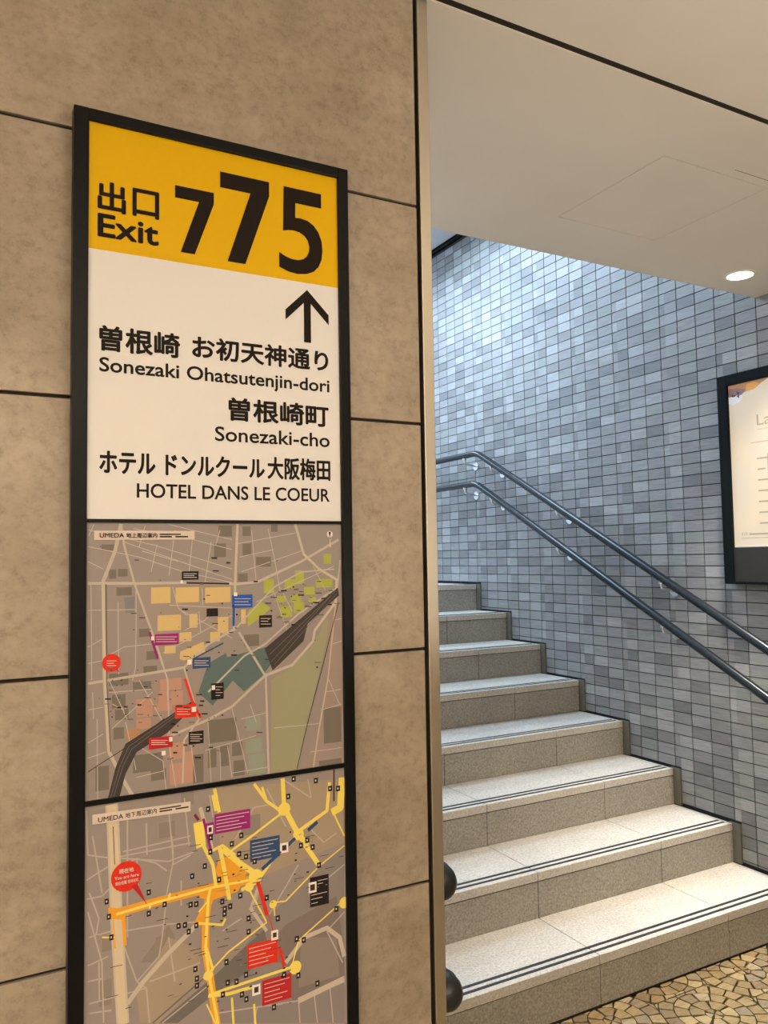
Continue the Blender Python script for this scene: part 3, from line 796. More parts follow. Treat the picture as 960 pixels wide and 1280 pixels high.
('P','black',0,[217.5,989.8,223.9,989.8,223.9,981.6,217.5,981.6]),
('P','pale',0,[219.4,987.1,221.4,987.1,221.4,984.4,219.4,984.4]),
('P','black',0,[228.3,984.0,234.8,984.0,234.8,975.8,228.3,975.8]),
('P','pale',0,[230.3,981.3,232.3,981.3,232.3,978.6,230.3,978.6]),
('P','black',0,[241.8,974.5,248.3,974.5,248.3,966.2,241.8,966.2]),
('P','pale',0,[243.8,971.8,245.8,971.8,245.8,969.0,243.8,969.0]),
('P','black',0,[170.3,1063.7,176.5,1063.7,176.5,1055.7,170.3,1055.7]),
('P','pale',0,[172.2,1061.0,174.1,1061.0,174.1,1058.4,172.2,1058.4]),
('P','black',0,[186.7,958.2,192.9,958.2,192.9,950.0,186.7,950.0]),
('P','pale',0,[188.6,955.5,190.5,955.5,190.5,952.8,188.6,952.8]),
('P','black',0,[231.8,892.4,238.2,892.4,238.2,884.0,231.8,884.0]),
('P','pale',0,[233.8,889.6,235.7,889.6,235.7,886.9,233.8,886.9]),
('P','black',0,[231.7,872.9,238.1,872.9,238.1,864.5,231.7,864.5]),
('P','pale',0,[233.6,870.1,235.6,870.1,235.6,867.4,233.6,867.4]),
('P','black',0,[278.2,882.2,284.9,882.2,284.9,873.6,278.2,873.6]),
('P','pale',0,[280.3,879.4,282.3,879.4,282.3,876.5,280.3,876.5]),
('P','black',0,[309.1,844.3,315.9,844.3,315.9,835.6,309.1,835.6]),
('P','pale',0,[311.2,841.5,313.2,841.5,313.2,838.6,311.2,838.6]),
('P','black',0,[320.7,840.2,327.5,840.2,327.5,831.4,320.7,831.4]),
('P','pale',0,[322.8,837.3,324.9,837.3,324.9,834.5,322.8,834.5]),
('P','black',0,[197.3,836.9,203.5,836.9,203.5,828.5,197.3,828.5]),
('P','pale',0,[199.2,834.2,201.1,834.2,201.1,831.4,199.2,831.4]),
('P','black',0,[227.4,811.1,233.7,811.1,233.7,802.6,227.4,802.6]),
('P','pale',0,[229.3,808.3,231.3,808.3,231.3,805.5,229.3,805.5]),
('P','black',0,[212.6,804.8,218.9,804.8,218.9,796.3,212.6,796.3]),
('P','pale',0,[214.6,802.0,216.5,802.0,216.5,799.2,214.6,799.2]),
('P','black',0,[199.1,806.9,205.3,806.9,205.3,798.4,199.1,798.4]),
('P','pale',0,[201.0,804.1,202.9,804.1,202.9,801.3,201.0,801.3]),
('P','black',0,[191.8,792.0,198.0,792.0,198.0,783.5,191.8,783.5]),
('P','pale',0,[193.7,789.2,195.6,789.2,195.6,786.4,193.7,786.4]),
('P','black',0,[220.8,784.4,227.2,784.4,227.2,775.8,220.8,775.8]),
('P','pale',0,[222.8,781.6,224.7,781.6,224.7,778.8,222.8,778.8]),
('P','black',0,[227.7,775.7,234.0,775.7,234.0,767.1,227.7,767.1]),
('P','pale',0,[229.6,772.9,231.6,772.9,231.6,770.1,229.6,770.1]),
('P','black',0,[311.2,789.1,317.9,789.1,317.9,780.3,311.2,780.3]),
('P','pale',0,[313.2,786.2,315.3,786.2,315.3,783.3,313.2,783.3]),
('P','black',0,[382.3,1062.7,389.5,1062.7,389.5,1054.1,382.3,1054.1]),
('P','pale',0,[384.5,1059.8,386.7,1059.8,386.7,1057.0,384.5,1057.0]),
('P','black',0,[317.4,984.5,324.2,984.5,324.2,976.0,317.4,976.0]),
('P','pale',0,[319.5,981.7,321.6,981.7,321.6,978.9,319.5,978.9]),
('P','black',0,[328.1,990.9,335.1,990.9,335.1,982.3,328.1,982.3]),
('P','pale',0,[330.3,988.1,332.4,988.1,332.4,985.2,330.3,985.2]),
('P','black',0,[347.7,948.7,354.7,948.7,354.7,940.1,347.7,940.1]),
('P','pale',0,[349.8,945.9,352.0,945.9,352.0,943.0,349.8,943.0]),
('P','black',0,[337.2,978.5,344.1,978.5,344.1,969.9,337.2,969.9]),
('P','pale',0,[339.3,975.7,341.4,975.7,341.4,972.9,339.3,972.9]),
('P','black',0,[297.0,1063.0,303.7,1063.0,303.7,1054.7,297.0,1054.7]),
('P','pale',0,[299.1,1060.3,301.1,1060.3,301.1,1057.5,299.1,1057.5]),
('P','black',0,[306.2,1088.4,313.0,1088.4,313.0,1080.1,306.2,1080.1]),
('P','pale',0,[308.3,1085.7,310.4,1085.7,310.4,1082.9,308.3,1082.9]),
('P','black',0,[343.8,1080.6,350.8,1080.6,350.8,1072.2,343.8,1072.2]),
('P','pale',0,[345.9,1077.9,348.1,1077.9,348.1,1075.1,345.9,1075.1]),
('P','black',0,[173.4,1001.1,179.6,1001.1,179.6,993.0,173.4,993.0]),
('P','pale',0,[175.3,998.4,177.2,998.4,177.2,995.8,175.3,995.8]),
('P','black',0,[174.0,1021.6,180.2,1021.6,180.2,1013.6,174.0,1013.6]),
('P','pale',0,[175.9,1019.0,177.8,1019.0,177.8,1016.4,175.9,1016.4]),
('P','black',0,[150.9,838.4,157.0,838.4,157.0,830.2,150.9,830.2]),
('P','pale',0,[152.8,835.7,154.7,835.7,154.7,833.0,152.8,833.0]),
('P','black',0,[153.2,824.4,159.3,824.4,159.3,816.2,153.2,816.2]),
('P','pale',0,[155.1,821.7,157.0,821.7,157.0,819.0,155.1,819.0]),
('P','black',0,[153.2,814.6,159.3,814.6,159.3,806.3,153.2,806.3]),
('P','pale',0,[155.1,811.9,156.9,811.9,156.9,809.2,155.1,809.2]),
('P','black',0,[377.0,875.2,384.1,875.2,384.1,866.3,377.0,866.3]),
('P','pale',0,[379.1,872.3,381.3,872.3,381.3,869.3,379.1,869.3]),
('P','black',0,[287.8,795.9,294.4,795.9,294.4,787.2,287.8,787.2]),
('P','pale',0,[289.8,793.1,291.9,793.1,291.9,790.2,289.8,790.2]),
('P','black',0,[260.6,916.6,267.1,916.6,267.1,908.2,260.6,908.2]),
('P','pale',0,[262.6,913.9,264.6,913.9,264.6,911.1,262.6,911.1]),
('P','black',0,[342.9,769.1,349.8,769.1,349.8,760.1,342.9,760.1]),
('P','pale',0,[345.0,766.2,347.1,766.2,347.1,763.2,345.0,763.2]),
('P','black',0,[271.0,752.5,277.6,752.5,277.6,743.8,271.0,743.8]),
('P','pale',0,[273.0,749.7,275.1,749.7,275.1,746.8,273.0,746.8]),
('P','black',0,[194.7,907.4,200.9,907.4,200.9,899.2,194.7,899.2]),
('P','pale',0,[196.6,904.7,198.5,904.7,198.5,902.0,196.6,902.0]),
('P','black',0,[368.3,1064.7,375.5,1064.7,375.5,1056.2,368.3,1056.2]),
('P','pale',0,[370.5,1061.9,372.7,1061.9,372.7,1059.1,370.5,1059.1]),
('L','pale',0.9,[185.6,1045.4,236.6,1045.4]),
('L','pale',0.9,[185.6,1040.5,228.6,1040.5]),
('L','pale',0.9,[185.6,1035.6,220.6,1035.6]),
('L','pale',0.9,[185.6,1030.7,232.6,1030.7]),
('L','pale',0.9,[185.6,1025.8,224.6,1025.8]),
('L','pale',0.9,[240.9,997.4,283.1,997.4]),
('L','pale',0.9,[240.9,991.9,275.1,991.9]),
('L','pale',0.9,[240.9,986.5,267.1,986.5]),
('L','pale',0.9,[240.9,981.1,279.1,981.1]),
('L','pale',0.9,[240.9,975.6,271.1,975.6]),
('L','pale',0.9,[235.5,843.5,277.7,843.5]),
('L','pale',0.9,[235.5,837.4,269.7,837.4]),
('L','pale',0.9,[235.5,831.4,261.7,831.4]),
('L','pale',0.9,[235.5,825.4,273.7,825.4]),
('L','pale',0.9,[235.5,819.3,265.7,819.3]),
('L','pale',0.9,[259.1,785.5,299.9,785.5]),
('L','pale',0.9,[259.1,779.2,291.9,779.2]),
('L','pale',0.9,[259.1,772.8,283.9,772.8]),
('L','pale',0.9,[259.1,766.5,295.9,766.5]),
('L','pale',0.9,[259.1,760.2,287.9,760.2]),
('L','pale',0.9,[348.5,920.8,365.8,920.8]),
('L','pale',0.9,[348.5,916.0,357.8,916.0]),
('L','pale',0.9,[348.5,911.3,349.8,911.3]),
('L','pale',0.9,[337.4,900.8,364.4,900.8]),
('L','pale',0.9,[337.4,894.4,356.4,894.4]),
('L','pale',0.9,[337.4,887.9,348.4,887.9]),
('L','dark',1,[298.9,747.8,301.9,747.8]),
('L','dark',1,[164.7,853.0,168.7,853.0]),
('L','black',0.8,[55.2,805.7,63.2,805.7]),
('L','black',1.4,[308.7,938.5,311.7,938.5]),
('L','dark',1.4,[297.4,909.4,300.4,909.4]),
('L','dark',0.8,[190.8,913.1,206.8,913.1]),
('L','dark',2.4,[329.7,937.7,333.7,937.7]),
('L','black',0.8,[386.0,950.7,394.0,950.7]),
('L','dark',0.8,[29.9,826.6,45.9,826.6]),
('L','black',0.8,[168.2,904.0,184.2,904.0]),
('L','dark',0.8,[238.1,883.8,246.1,883.8]),
('L','black',0.8,[268.2,921.4,276.2,921.4]),
('L','block2',2.4,[317.1,934.1,320.1,934.1]),
('L','dark',1.4,[130.2,819.0,134.2,819.0]),
('L','black',0.8,[194.9,958.5,202.9,958.5]),
('L','dark',0.8,[221.5,976.8,237.5,976.8]),
('L','dark',2.4,[293.4,816.7,297.4,816.7]),
('L','dark',0.8,[226.2,961.1,234.2,961.1]),
('L','dark',0.8,[328.3,992.2,344.3,992.2]),
('L','black',2.4,[209.9,957.8,212.9,957.8]),
('L','block2',0.8,[229.8,873.1,245.8,873.1]),
('L','dark',1.4,[227.7,824.2,230.7,824.2]),
('L','block2',0.8,[203.6,954.2,219.6,954.2]),
('L','block2',0.8,[216.1,956.0,224.1,956.0]),
('L','dark',1.4,[254.9,975.0,257.9,975.0]),
('L','dark',2.4,[246.1,861.6,250.1,861.6]),
('L','dark',0.8,[269.9,834.2,285.9,834.2]),
('L','black',2.4,[309.7,959.6,313.7,959.6]),
('L','block2',1.4,[261.2,822.7,265.2,822.7]),
('L','dark',2.4,[301.8,1004.0,304.8,1004.0]),
('L','dark',0.8,[240.5,905.0,256.5,905.0]),
('L','block2',1,[111.1,878.9,115.1,878.9]),
('L','block2',0.8,[185.0,873.7,193.0,873.7]),
('L','dark',1,[251.6,889.8,255.6,889.8]),
('L','dark',0.8,[237.4,896.2,245.4,896.2]),
('L','dark',1.4,[157.4,955.3,160.4,955.3]),
('L','dark',0.8,[255.6,816.0,263.6,816.0]),
('L','dark',0.8,[151.8,856.5,167.8,856.5]),
('L','dark',0.8,[149.4,1002.6,157.4,1002.6]),
('L','black',2.4,[244.8,805.7,247.8,805.7]),
('L','dark',0.8,[196.8,866.5,204.8,866.5]),
('L','block2',1,[126.4,1008.1,130.4,1008.1]),
('L','block2',1.4,[15.4,913.2,19.4,913.2]),
('L','block2',0.8,[118.6,803.3,134.6,803.3]),
('L','block2',0.8,[234.8,841.4,242.8,841.4]),
('L','block2',1.4,[311.4,924.3,314.4,924.3]),
('L','block2',0.8,[91.0,948.4,99.0,948.4]),
('L','dark',0.8,[231.3,804.5,247.3,804.5]),
('L','block2',1.4,[218.0,946.4,222.0,946.4]),
('L','dark',0.8,[193.1,963.2,201.1,963.2]),
('L','dark',0.8,[35.1,866.1,51.1,866.1]),
('L','block2',0.8,[375.0,841.8,383.0,841.8]),
('L','dark',0.8,[157.7,951.1,173.7,951.1]),
('L','dark',1.4,[155.7,935.7,159.7,935.7]),
('L','dark',0.8,[146.0,1010.7,162.0,1010.7]),
('L','dark',1,[192.3,765.7,195.3,765.7]),
('L','black',1,[125.2,944.8,128.2,944.8]),
('L','dark',0.8,[187.9,922.2,203.9,922.2]),
('L','black',1.4,[346.1,923.1,349.1,923.1]),
('L','block2',1.4,[317.6,997.5,320.6,997.5]),
('L','dark',0.8,[143.2,791.9,151.2,791.9]),
('L','dark',0.8,[308.7,931.2,324.7,931.2]),
('L','dark',1.4,[310.8,969.8,314.8,969.8]),
('L','black',0.8,[158.4,852.5,166.4,852.5]),
('L','dark',2.4,[288.9,801.7,292.9,801.7]),
('L','dark',0.8,[223.0,988.1,239.0,988.1]),
('L','dark',0.8,[212.5,847.0,220.5,847.0]),
('L','dark',0.8,[113.8,806.8,121.8,806.8]),
('L','dark',0.8,[55.3,930.4,63.3,930.4]),
('L','black',0.8,[240.6,1005.9,248.6,1005.9]),
('L','dark',2.4,[199.0,879.9,202.0,879.9]),
('L','block2',1,[203.1,985.7,207.1,985.7]),
('L','black',0.8,[250.1,943.9,258.1,943.9]),
('L','dark',2.4,[144.1,871.8,148.1,871.8]),
('L','block2',2.4,[179.8,885.5,182.8,885.5]),
('L','block2',1.4,[157.8,987.3,160.8,987.3]),
('L','dark',1,[142.9,850.6,146.9,850.6]),
('L','dark',1.4,[185.4,780.2,189.4,780.2]),
('L','dark',2.4,[211.7,934.2,214.7,934.2]),
('L','black',2.4,[285.5,790.1,289.5,790.1]),
('L','dark',1.4,[167.2,877.1,170.2,877.1]),
('L','dark',1,[308.5,928.0,312.5,928.0]),
('L','dark',2.4,[170.2,805.4,173.2,805.4]),
('L','block2',1.4,[361.6,912.3,364.6,912.3]),
('L','dark',1.4,[96.3,933.1,100.3,933.1]),
('L','block2',1,[220.3,823.4,224.3,823.4]),
('L','black',0.8,[187.1,856.8,203.1,856.8]),
('L','dark',1.4,[108.6,907.5,111.6,907.5]),
('L','dark',2.4,[284.9,976.4,287.9,976.4]),
('L','dark',1,[221.1,960.5,225.1,960.5]),
('L','dark',2.4,[253.4,996.1,257.4,996.1]),
('L','black',2.4,[140.6,912.1,143.6,912.1]),
('L','black',0.8,[145.9,862.0,161.9,862.0]),
('L','block2',2.4,[299.4,796.4,302.4,796.4]),
('L','black',1,[185.5,866.1,188.5,866.1]),
('L','block2',1,[192.7,802.2,196.7,802.2]),
('L','block2',0.8,[208.3,838.9,224.3,838.9]),
('L','dark',0.8,[215.7,831.3,223.7,831.3]),
('L','dark',2.4,[191.0,894.3,195.0,894.3]),
('L','dark',1,[193.4,1015.8,196.4,1015.8]),
('L','dark',0.8,[83.4,970.1,91.4,970.1]),
('L','dark',0.8,[139.8,929.6,147.8,929.6]),
('L','black',0.8,[328.2,913.9,336.2,913.9]),
('L','block2',0.8,[186.1,937.8,202.1,937.8]),
('L','dark',0.8,[240.8,938.9,256.8,938.9]),
('L','block2',0.8,[235.1,861.9,251.1,861.9]),
('L','black',0.8,[184.3,982.4,192.3,982.4]),
('L','black',1,[270.8,904.1,273.8,904.1]),
('L','black',1.4,[178.0,889.2,182.0,889.2]),
('L','black',1.4,[236.7,881.6,239.7,881.6]),
('L','dark',0.8,[361.3,937.1,377.3,937.1]),
('L','black',2.4,[222.2,965.9,225.2,965.9]),
('L','dark',2.4,[235.5,788.6,239.5,788.6]),
('L','block2',1,[79.7,877.8,82.7,877.8]),
('L','dark',0.8,[352.2,958.1,368.2,958.1]),
('L','dark',1.4,[328.3,976.3,332.3,976.3]),
('L','dark',0.8,[278.1,845.2,286.1,845.2]),
('L','block2',0.8,[332.4,990.0,348.4,990.0]),
('L','dark',0.8,[233.0,982.8,249.0,982.8]),
('L','dark',0.8,[97.9,915.3,113.9,915.3]),
('L','block2',0.8,[246.6,943.0,262.6,943.0]),
('L','dark',0.8,[200.5,875.9,216.5,875.9])]
LR = [(-2.063, -.72, .838), (-2.055, -.72, .642)]

# ------------------------------------------------------------------ setting: walls, ceiling, floor shells
YW = -.78                        # face of the sign wall
RS, TR = .1576, .30              # riser height, tread depth
NST = 8; LAND = RS*NST; XL = -2.10; XS = -2.098
mb = MB(); mb.box((-5.0, -5.2, -.12), (1.2, .05, -.012)); floor = struct(mb.build('floor', m_mortar))
# sign wall
mb = MB(); mb.box((-5.0, YW+.006, 0), (-2.1205, YW+.16, 2.72)); wall_left = struct(mb.build('wall_left', m_joint))
PH = .39718; zj0 = .8709
zs = [zj0+PH*k for k in range(-2, 5)]; g = .0027
rows = [(0.0, zs[0])] + list(zip(zs[:-1], zs[1:]))
for z0, z1 in rows:
    for x1 in (-2.1205, -2.9205, -3.7205, -4.5205):
        x0 = max(x1-.8, -5.0)
        MB().box((x0+g, YW, z0+g), (x1-(0 if x1 > -2.2 else g), YW+.012, min(z1, 2.459)-g)).build('wall_panel', m_panel, wall_left, bevel=.0008)
# steel corner post with its dark shadow joint
mb = MB().box((-2.1135, YW-.003, 0), (-2.0915, YW+.16, 2.459)); post = struct(mb.build('trim_1', m_steel, bevel=.001))
MB().box((-2.1205, YW+.02, 0), (-2.1135, YW+.16, 2.459)).build('shadow_joint', m_joint, post)
# inner stairwell wall behind the post
struct(MB().box((-2.22, YW+.16, 0), (XL, 4.3, 3.7)).build('wall_inner', m_white))
struct(MB().box((-5.12, -5.2, 0), (-5.0, YW+.16, 2.7)).build('wall_side', m_ceil))
struct(MB().box((-5.0, -5.32, 0), (1.2, -5.2, 2.7)).build('wall_back', m_ceil))
struct(MB().box((-2.22, 4.2, 0), (.13, 4.3, 3.7)).build('wall_far', m_white))
# right wall core, tiles are its children
wall_right = struct(MB().box((.0145, -1.5, -.1), (.12, 4.2, 3.7)).build('wall_right', m_grout))
struct(MB().box((.12, -5.2, -.1), (1.2, -1.4, 2.7)).build('wall_corner', m_panel))

# ceiling: foyer slab, dark-filled gap, soffit panel with its hatch, stairwell slab
ceiling = struct(MB().box((-5.0, -5.2, H), (1.2, -.799, H+.12)).build('ceiling', m_ceil))
HX0, HX1, HY0, HY1 = -1.232, -.824, -.562, -.150
mb = MB(); e = .0022
mb.box((-2.0915, YW, H), (HX0-e, .093, H+.12)); mb.box((HX1+e, YW, H), (.0145, .093, H+.12))
mb.box((HX0-e, YW, H), (HX1+e, HY0-e, H+.12)); mb.box((HX0-e, HY1+e, H), (HX1+e, .093, H+.12))
soff = mb.build('soffit_panel', m_ceil, ceiling)
MB().box((HX0, HY0, H), (HX1, HY1, H+.012)).build('access_hatch', m_ceil, ceiling)
MB().box((HX0-.01, HY0-.01, H+.014), (HX1+.01, HY1+.01, H+.02)).build('hatch_recess', m_joint, ceiling)
MB().box((-1.0, HY0-.034, H-.0003), (.0145, HY0-.0325, H)).build('ceiling_seam', m_gap, ceiling)
MB().box((-2.0915, -.7988, H+.004), (.0145, YW-.0002, H+.12)).build('shadow_joint', m_joint, ceiling)  # dark filler stands in for the shade of the open gap
# bulkhead above the soffit edge, with a thin pale drip lip
bulk = struct(MB().box((-2.0995, .045, H+.121), (.0145, .092, HS)).build('trim_2', m_white))
MB().box((-2.0915, .093, H+.001), (.0145, .099, H+.02)).build('drip_edge', m_white, bulk)
mb = MB()
mb.box((-2.1, .092, HS), (-1.8, 4.2, HS+.08)); mb.box((-.25, .092, HS), (.0145, 4.2, HS+.08))
mb.box((-1.8, .092, HS), (-.25, 1.15, HS+.08)); mb.box((-1.8, 2.25, HS), (-.25, 3.2, HS+.08)); mb.box((-1.8, 3.9, HS), (-.25, 4.2, HS+.08))
sc = mb.build('stairwell_ceiling', m_white, ceiling)
# cornice along the tile wall
struct(MB().box((-.012, .1, 3.492), (.0145, 4.2, 3.503)).box((-.012, .1, 3.512), (.0145, 4.2, HS)).build('trim_3', m_black))

# ------------------------------------------------------------------ tiles of the right wall
def stairline(y):                # top of stone (tread level) below which there are no tiles
    k = math.floor((y+.035)/TR)+1
    return 0 if k < 1 else min(k, NST)*RS
TY, TZ, OY, OZ = .10, .05, -.003, .025
tiles = []
for iy in range(-12, 43):
    for iz in range(-1, 70):
        y0 = OY+iy*TY+.0022; y1 = y0+TY-.0044; z0 = OZ+iz*TZ+.002; z1 = z0+TZ-.004
        if z1 > 3.49: continue
        cuts = [y0] + [c for c in [TR*k-.035 for k in range(0, NST)] if y0 < c < y1] + [y1]
        for a, b in zip(cuts[:-1], cuts[1:]):
            zb = max(z0, stairline((a+b)/2)+.009)
            if z1-zb < .006 or b-a < .004: continue
            full = (a == y0 and b == y1 and zb == z0)
            tiles.append((a, b, zb, z1, full))
shared = {}
ind, rest = [], []
for t in tiles:
    a, b, z0, z1, full = t; c = (.01, (a+b)/2, (z0+z1)/2); s_ = seen(c)
    if s_ and c[1] > .05 and not (1.29 < c[2] < 2.17 and c[1] < .27): ind.append((s_, t))
    else: rest.append(t)
ind.sort(key=lambda q: q[0]); rest += [t for _, t in ind[300:]]; ind = [t for _, t in ind[:300]]
for t in ind:
    a, b, z0, z1, full = t; mi = random.randrange(len(TT)); c = (.0145, (a+b)/2, (z0+z1)/2)
    key = (round(b-a, 4), round(z1-z0, 4), mi)
    if key not in shared:
        q = MB().box((-.0045, -(b-a)/2, -(z1-z0)/2), (0, (b-a)/2, (z1-z0)/2))
        o = q.build('wall_tile', m_tiles[mi], wall_right); shared[key] = o.data
    else: o = me_obj('wall_tile', None, None, None, wall_right, mesh=shared[key])
    o.location = (c[0]+random.uniform(-.0002, .0002), c[1], c[2])
mb = MB()
for a, b, z0, z1, full in rest: mb.box((.0100, a, z0), (.0145, b, z1), random.randrange(len(TT)))
o = mb.build('wall_tiling', m_tiles, wall_right); o['kind'] = 'stuff'

# ------------------------------------------------------------------ staircase
stair = empty('staircase', (-1.05, 0, 0))
tag(stair, 'granite staircase with black anti-slip strips climbing beside the grey tiled wall', 'staircase')
def sub(mbx, name, m, bevel=0):
    v = [(x+1.05, y, z) for x, y, z in mbx.v]; mbx.v = v
    return mbx.build(name, m, stair, bevel=bevel)
core = MB()
for k in range(NST):
    core.box((XS, TR*k+.012, -.01), (0, TR*(k+1)+.02 if k < NST-1 else 4.198, RS*(k+1)-.0305))
sub(core, 'step_core', m_gap)
XJ = [XS, -1.625, -1.02, -.414, -.0005]; gj = .0015
for k in range(1, NST+1):
    y0 = TR*(k-1); z = RS*k; yb = y0+TR+.012 if k < NST else None
    for xa, xb in zip(XJ[:-1], XJ[1:]):
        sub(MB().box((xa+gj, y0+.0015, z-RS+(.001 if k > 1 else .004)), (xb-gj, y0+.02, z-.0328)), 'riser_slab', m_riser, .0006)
        if k < NST:
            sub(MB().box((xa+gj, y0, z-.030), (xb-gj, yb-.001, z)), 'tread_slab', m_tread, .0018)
        else:
            for j in range(4):
                ya = y0+(.5*j); sub(MB().box((xa+gj, ya+(gj if j else 0), z-.030), (xb-gj, min(ya+.5-gj, 4.198), z)), 'tread_slab', m_tread, .0018)
    for off in (.026, .054):
        sub(MB().box((XL+.03, y0+off-.0055, z-.001), (-.022, y0+off+.0055, z+.0014)), 'antislip_strip', m_strip)
    sub(MB().box((.0005, y0-.034, z-RS+.002 if k > 1 else 0), (.0120, y0+.02, z+.001)), 'wall_skirting', m_skirt)

# ------------------------------------------------------------------ paving of fanned stones
C0 = (-.748, -.205); cents = [(C0[0]+.60*i+.30*j, C0[1]+.13*j) for i in range(-12, 14) for j in range(-46, 6)]
stones = []
for cx, cy_ in cents:
    if not (-3.6 < cx < 1.0 and -2.9 < cy_ < .25): continue
    cell = [(-.4, -.4), (.4, -.4), (.4, .4), (-.4, .4)]
    for dx, dy in ((.30, .13), (-.30, .13), (.30, -.13), (-.30, -.13), (0, .26), (0, -.26), (.60, 0), (-.60, 0)):
        cell = clip(cell, dx, dy, (dx*dx+dy*dy)/2-.0022*math.hypot(dx, dy))
    ph = random.uniform(0, 6.28)
    for r in range(6):
        r0 = (0 if r == 0 else .028+.046*(r-1)+.0022); r1 = .028+.046*r-.0022
        n = [4, 7, 13, 19, 25, 31, 37][r]; off = ph+random.uniform(0, 6.28)
        for q in range(n):
            w0 = 2*PI/n; a0 = off+q*w0+.0022/max(r0, .012)+random.uniform(0, .04)*w0; a1 = off+(q+1)*w0-.0022/max(r0, .012)
            m_ = 3; poly = [(r1*math.cos(a0+(a1-a0)*i/m_), r1*math.sin(a0+(a1-a0)*i/m_)) for i in range(m_+1)]
            inner = [(r0*math.cos(a1), r0*math.sin(a1)), (r0*math.cos(a0), r0*math.sin(a0))] if r else [(.002*math.cos((a0+a1)/2), .002*math.sin((a0+a1)/2))]
            poly = poly+inner
            for i in range(len(cell)):
                p, q2 = cell[i], cell[(i+1) % len(cell)]
                ex, ey = q2[0]-p[0], q2[1]-p[1]; nx, ny = ey, -ex
                if len(poly) > 2: poly = clip(poly, nx, ny, nx*p[0]+ny*p[1])
            if len(poly) < 3: continue
            poly = [(x+cx, y+cy_) for x, y in poly]
            poly = clip(poly, 0, 1, -.003)
            if len(poly) > 2: poly = clip(poly, 1, 0, .012)
            if parea(poly) < 8e-5: continue
            mx = sum(p[0] for p in poly)/len(poly); my = sum(p[1] for p in poly)/len(poly)
            if my > YW-.003-.002 and mx < -2.09: continue
            stones.append((mx, my, poly))
vis = []; far = []
for s_ in stones:
    z = seen((s_[0], s_[1], 0)) if (s_[0] > -1.30) else None
    (vis if z else far).append((z, s_))
vis.sort(key=lambda q: q[0]); far += vis[300:]; vis = vis[:300]
for _, (mx, my, poly) in vis:
    h = random.uniform(-.0015, .0)
    q = MB().prism([(x-mx, y-my) for x, y in poly], -.012, h)
    q.build('paving_stone', random.choice(m_pave), floor, loc=(mx, my, 0))
mb = MB()
for _, (mx, my, poly) in far: mb.prism(poly, -.012, random.uniform(-.0015, 0), random.randrange(len(PT)))
o = mb.build('stone_paving', m_pave, floor); o['kind'] = 'stuff'

# ------------------------------------------------------------------ handrails on the tiled wall
def bend(path, rad=.05, n=6):
    out = [Vector(path[0])]
    for i in range(1, len(path)-1):
        p, a, b = Vector(path[i]), Vector(path[i-1]), Vector(path[i+1])
        u = (a-p).normalized(); v = (b-p).normalized(); s0 = p+u*rad; s1 = p+v*rad
        for k in range(n+1):
            t = k/n; out.append(s0*(1-t)**2+p*2*t*(1-t)+s1*t*t)
    out.append(Vector(path[-1])); return out
XR = -.08
def right_rail(label, dz, zt):
    r = empty('handrail', (XR, 0, 1.06+dz)); o0 = Vector(r.location)
    tag(r, label, 'handrail', None)
    z0 = lambda y: 1.053+dz+.5253*(y-.042)+(0 if y < 0 else 0)
    yk = (zt-(1.053+dz))/.5253+.042
    path = [(XR, 3.6, zt), (XR, yk, zt), (XR, -.40, z0(-.40)), (XR, -.70, z0(-.40))]
    pts = [p-o0 for p in bend(path)]
    q = MB().tube(pts, .019, 20); b = q.build('rail', m_rail, r); auto_smooth(b)
    for y in (3.2, 2.65, 2.085, 1.81, 1.24, .56, -.12):
        z = zt if y > yk else z0(y)
        br = MB(); P0 = Vector((XR, y, z-.017)); P1 = Vector((XR, y, z-.050)); P2 = Vector((-.028, y, z-.062)); P3 = Vector((.009, y, z-.062))
        br.tube([p-o0 for p in bend([P0, P1, P3], .018)], .0065, 10)
        k = br.build('bracket', m_brkt, r); auto_smooth(k)
        pl_ = MB().tube([Vector((.002, y, z-.062))-o0, Vector((.0098, y, z-.062))-o0], .026, 20).build('wall_plate', m_brkt, k); auto_smooth(pl_)
        sd = MB().tube([P0-o0+Vector((0, 0, .002)), P0-o0-Vector((0, 0, .012))], .011, 12).build('saddle', m_brkt, k); auto_smooth(sd)
right_rail('upper dark metal handrail on silver brackets along the grey tiled wall', 0, 2.055)
right_rail('lower dark metal handrail on silver brackets, below its twin on the tiled wall', -.192, 1.873)

# left handrails: only their black end caps show past the steel post
def left_rail(label, c):
    c = Vector(c); r = empty('handrail', c); tag(r, label, 'handrail')
    path = [Vector((0, .02, 0)), Vector((0, .36, 0)), Vector((0, 2.7, 1.23)), Vector((0, 3.5, 1.23))]
    b = MB().tube(bend(path), .024, 20).build('rail', m_rail, r); auto_smooth(b)
    prof = [(-.033, .006), (-.030, .016), (-.022, .025), (-.010, .031), (.004, .033), (.05, .033), (.058, .031), (.06, .024)]
    cp_ = MB().tube([(0, a, 0) for a, _ in prof], 0, 24, radii=[q for _, q in prof]).build('end_cap', m_rubber, r); auto_smooth(cp_, 60)
    rg = MB().tube([(0, .006, 0), (0, .009, 0), (0, .013, 0), (0, .016, 0)], 0, 24, radii=[.0331, .0343, .0343, .0331]).build('cap_ridge', m_rubber, cp_); auto_smooth(rg)
    for y in (.2, 1.0, 1.8):
        zz = 0 if y < .36 else (y-.36)*.5256
        k = MB().tube(bend([Vector((0, y, zz-.02)), Vector((0, y, zz-.055)), Vector((XL-c.x, y, zz-.06))], .018), .0085, 10).build('bracket', m_brkt, r); auto_smooth(k)
left_rail('upper of the two black rounded handrail caps poking out behind the steel post', LR[0])
left_rail('lower of the two black rounded handrail caps poking out behind the steel post', LR[1])

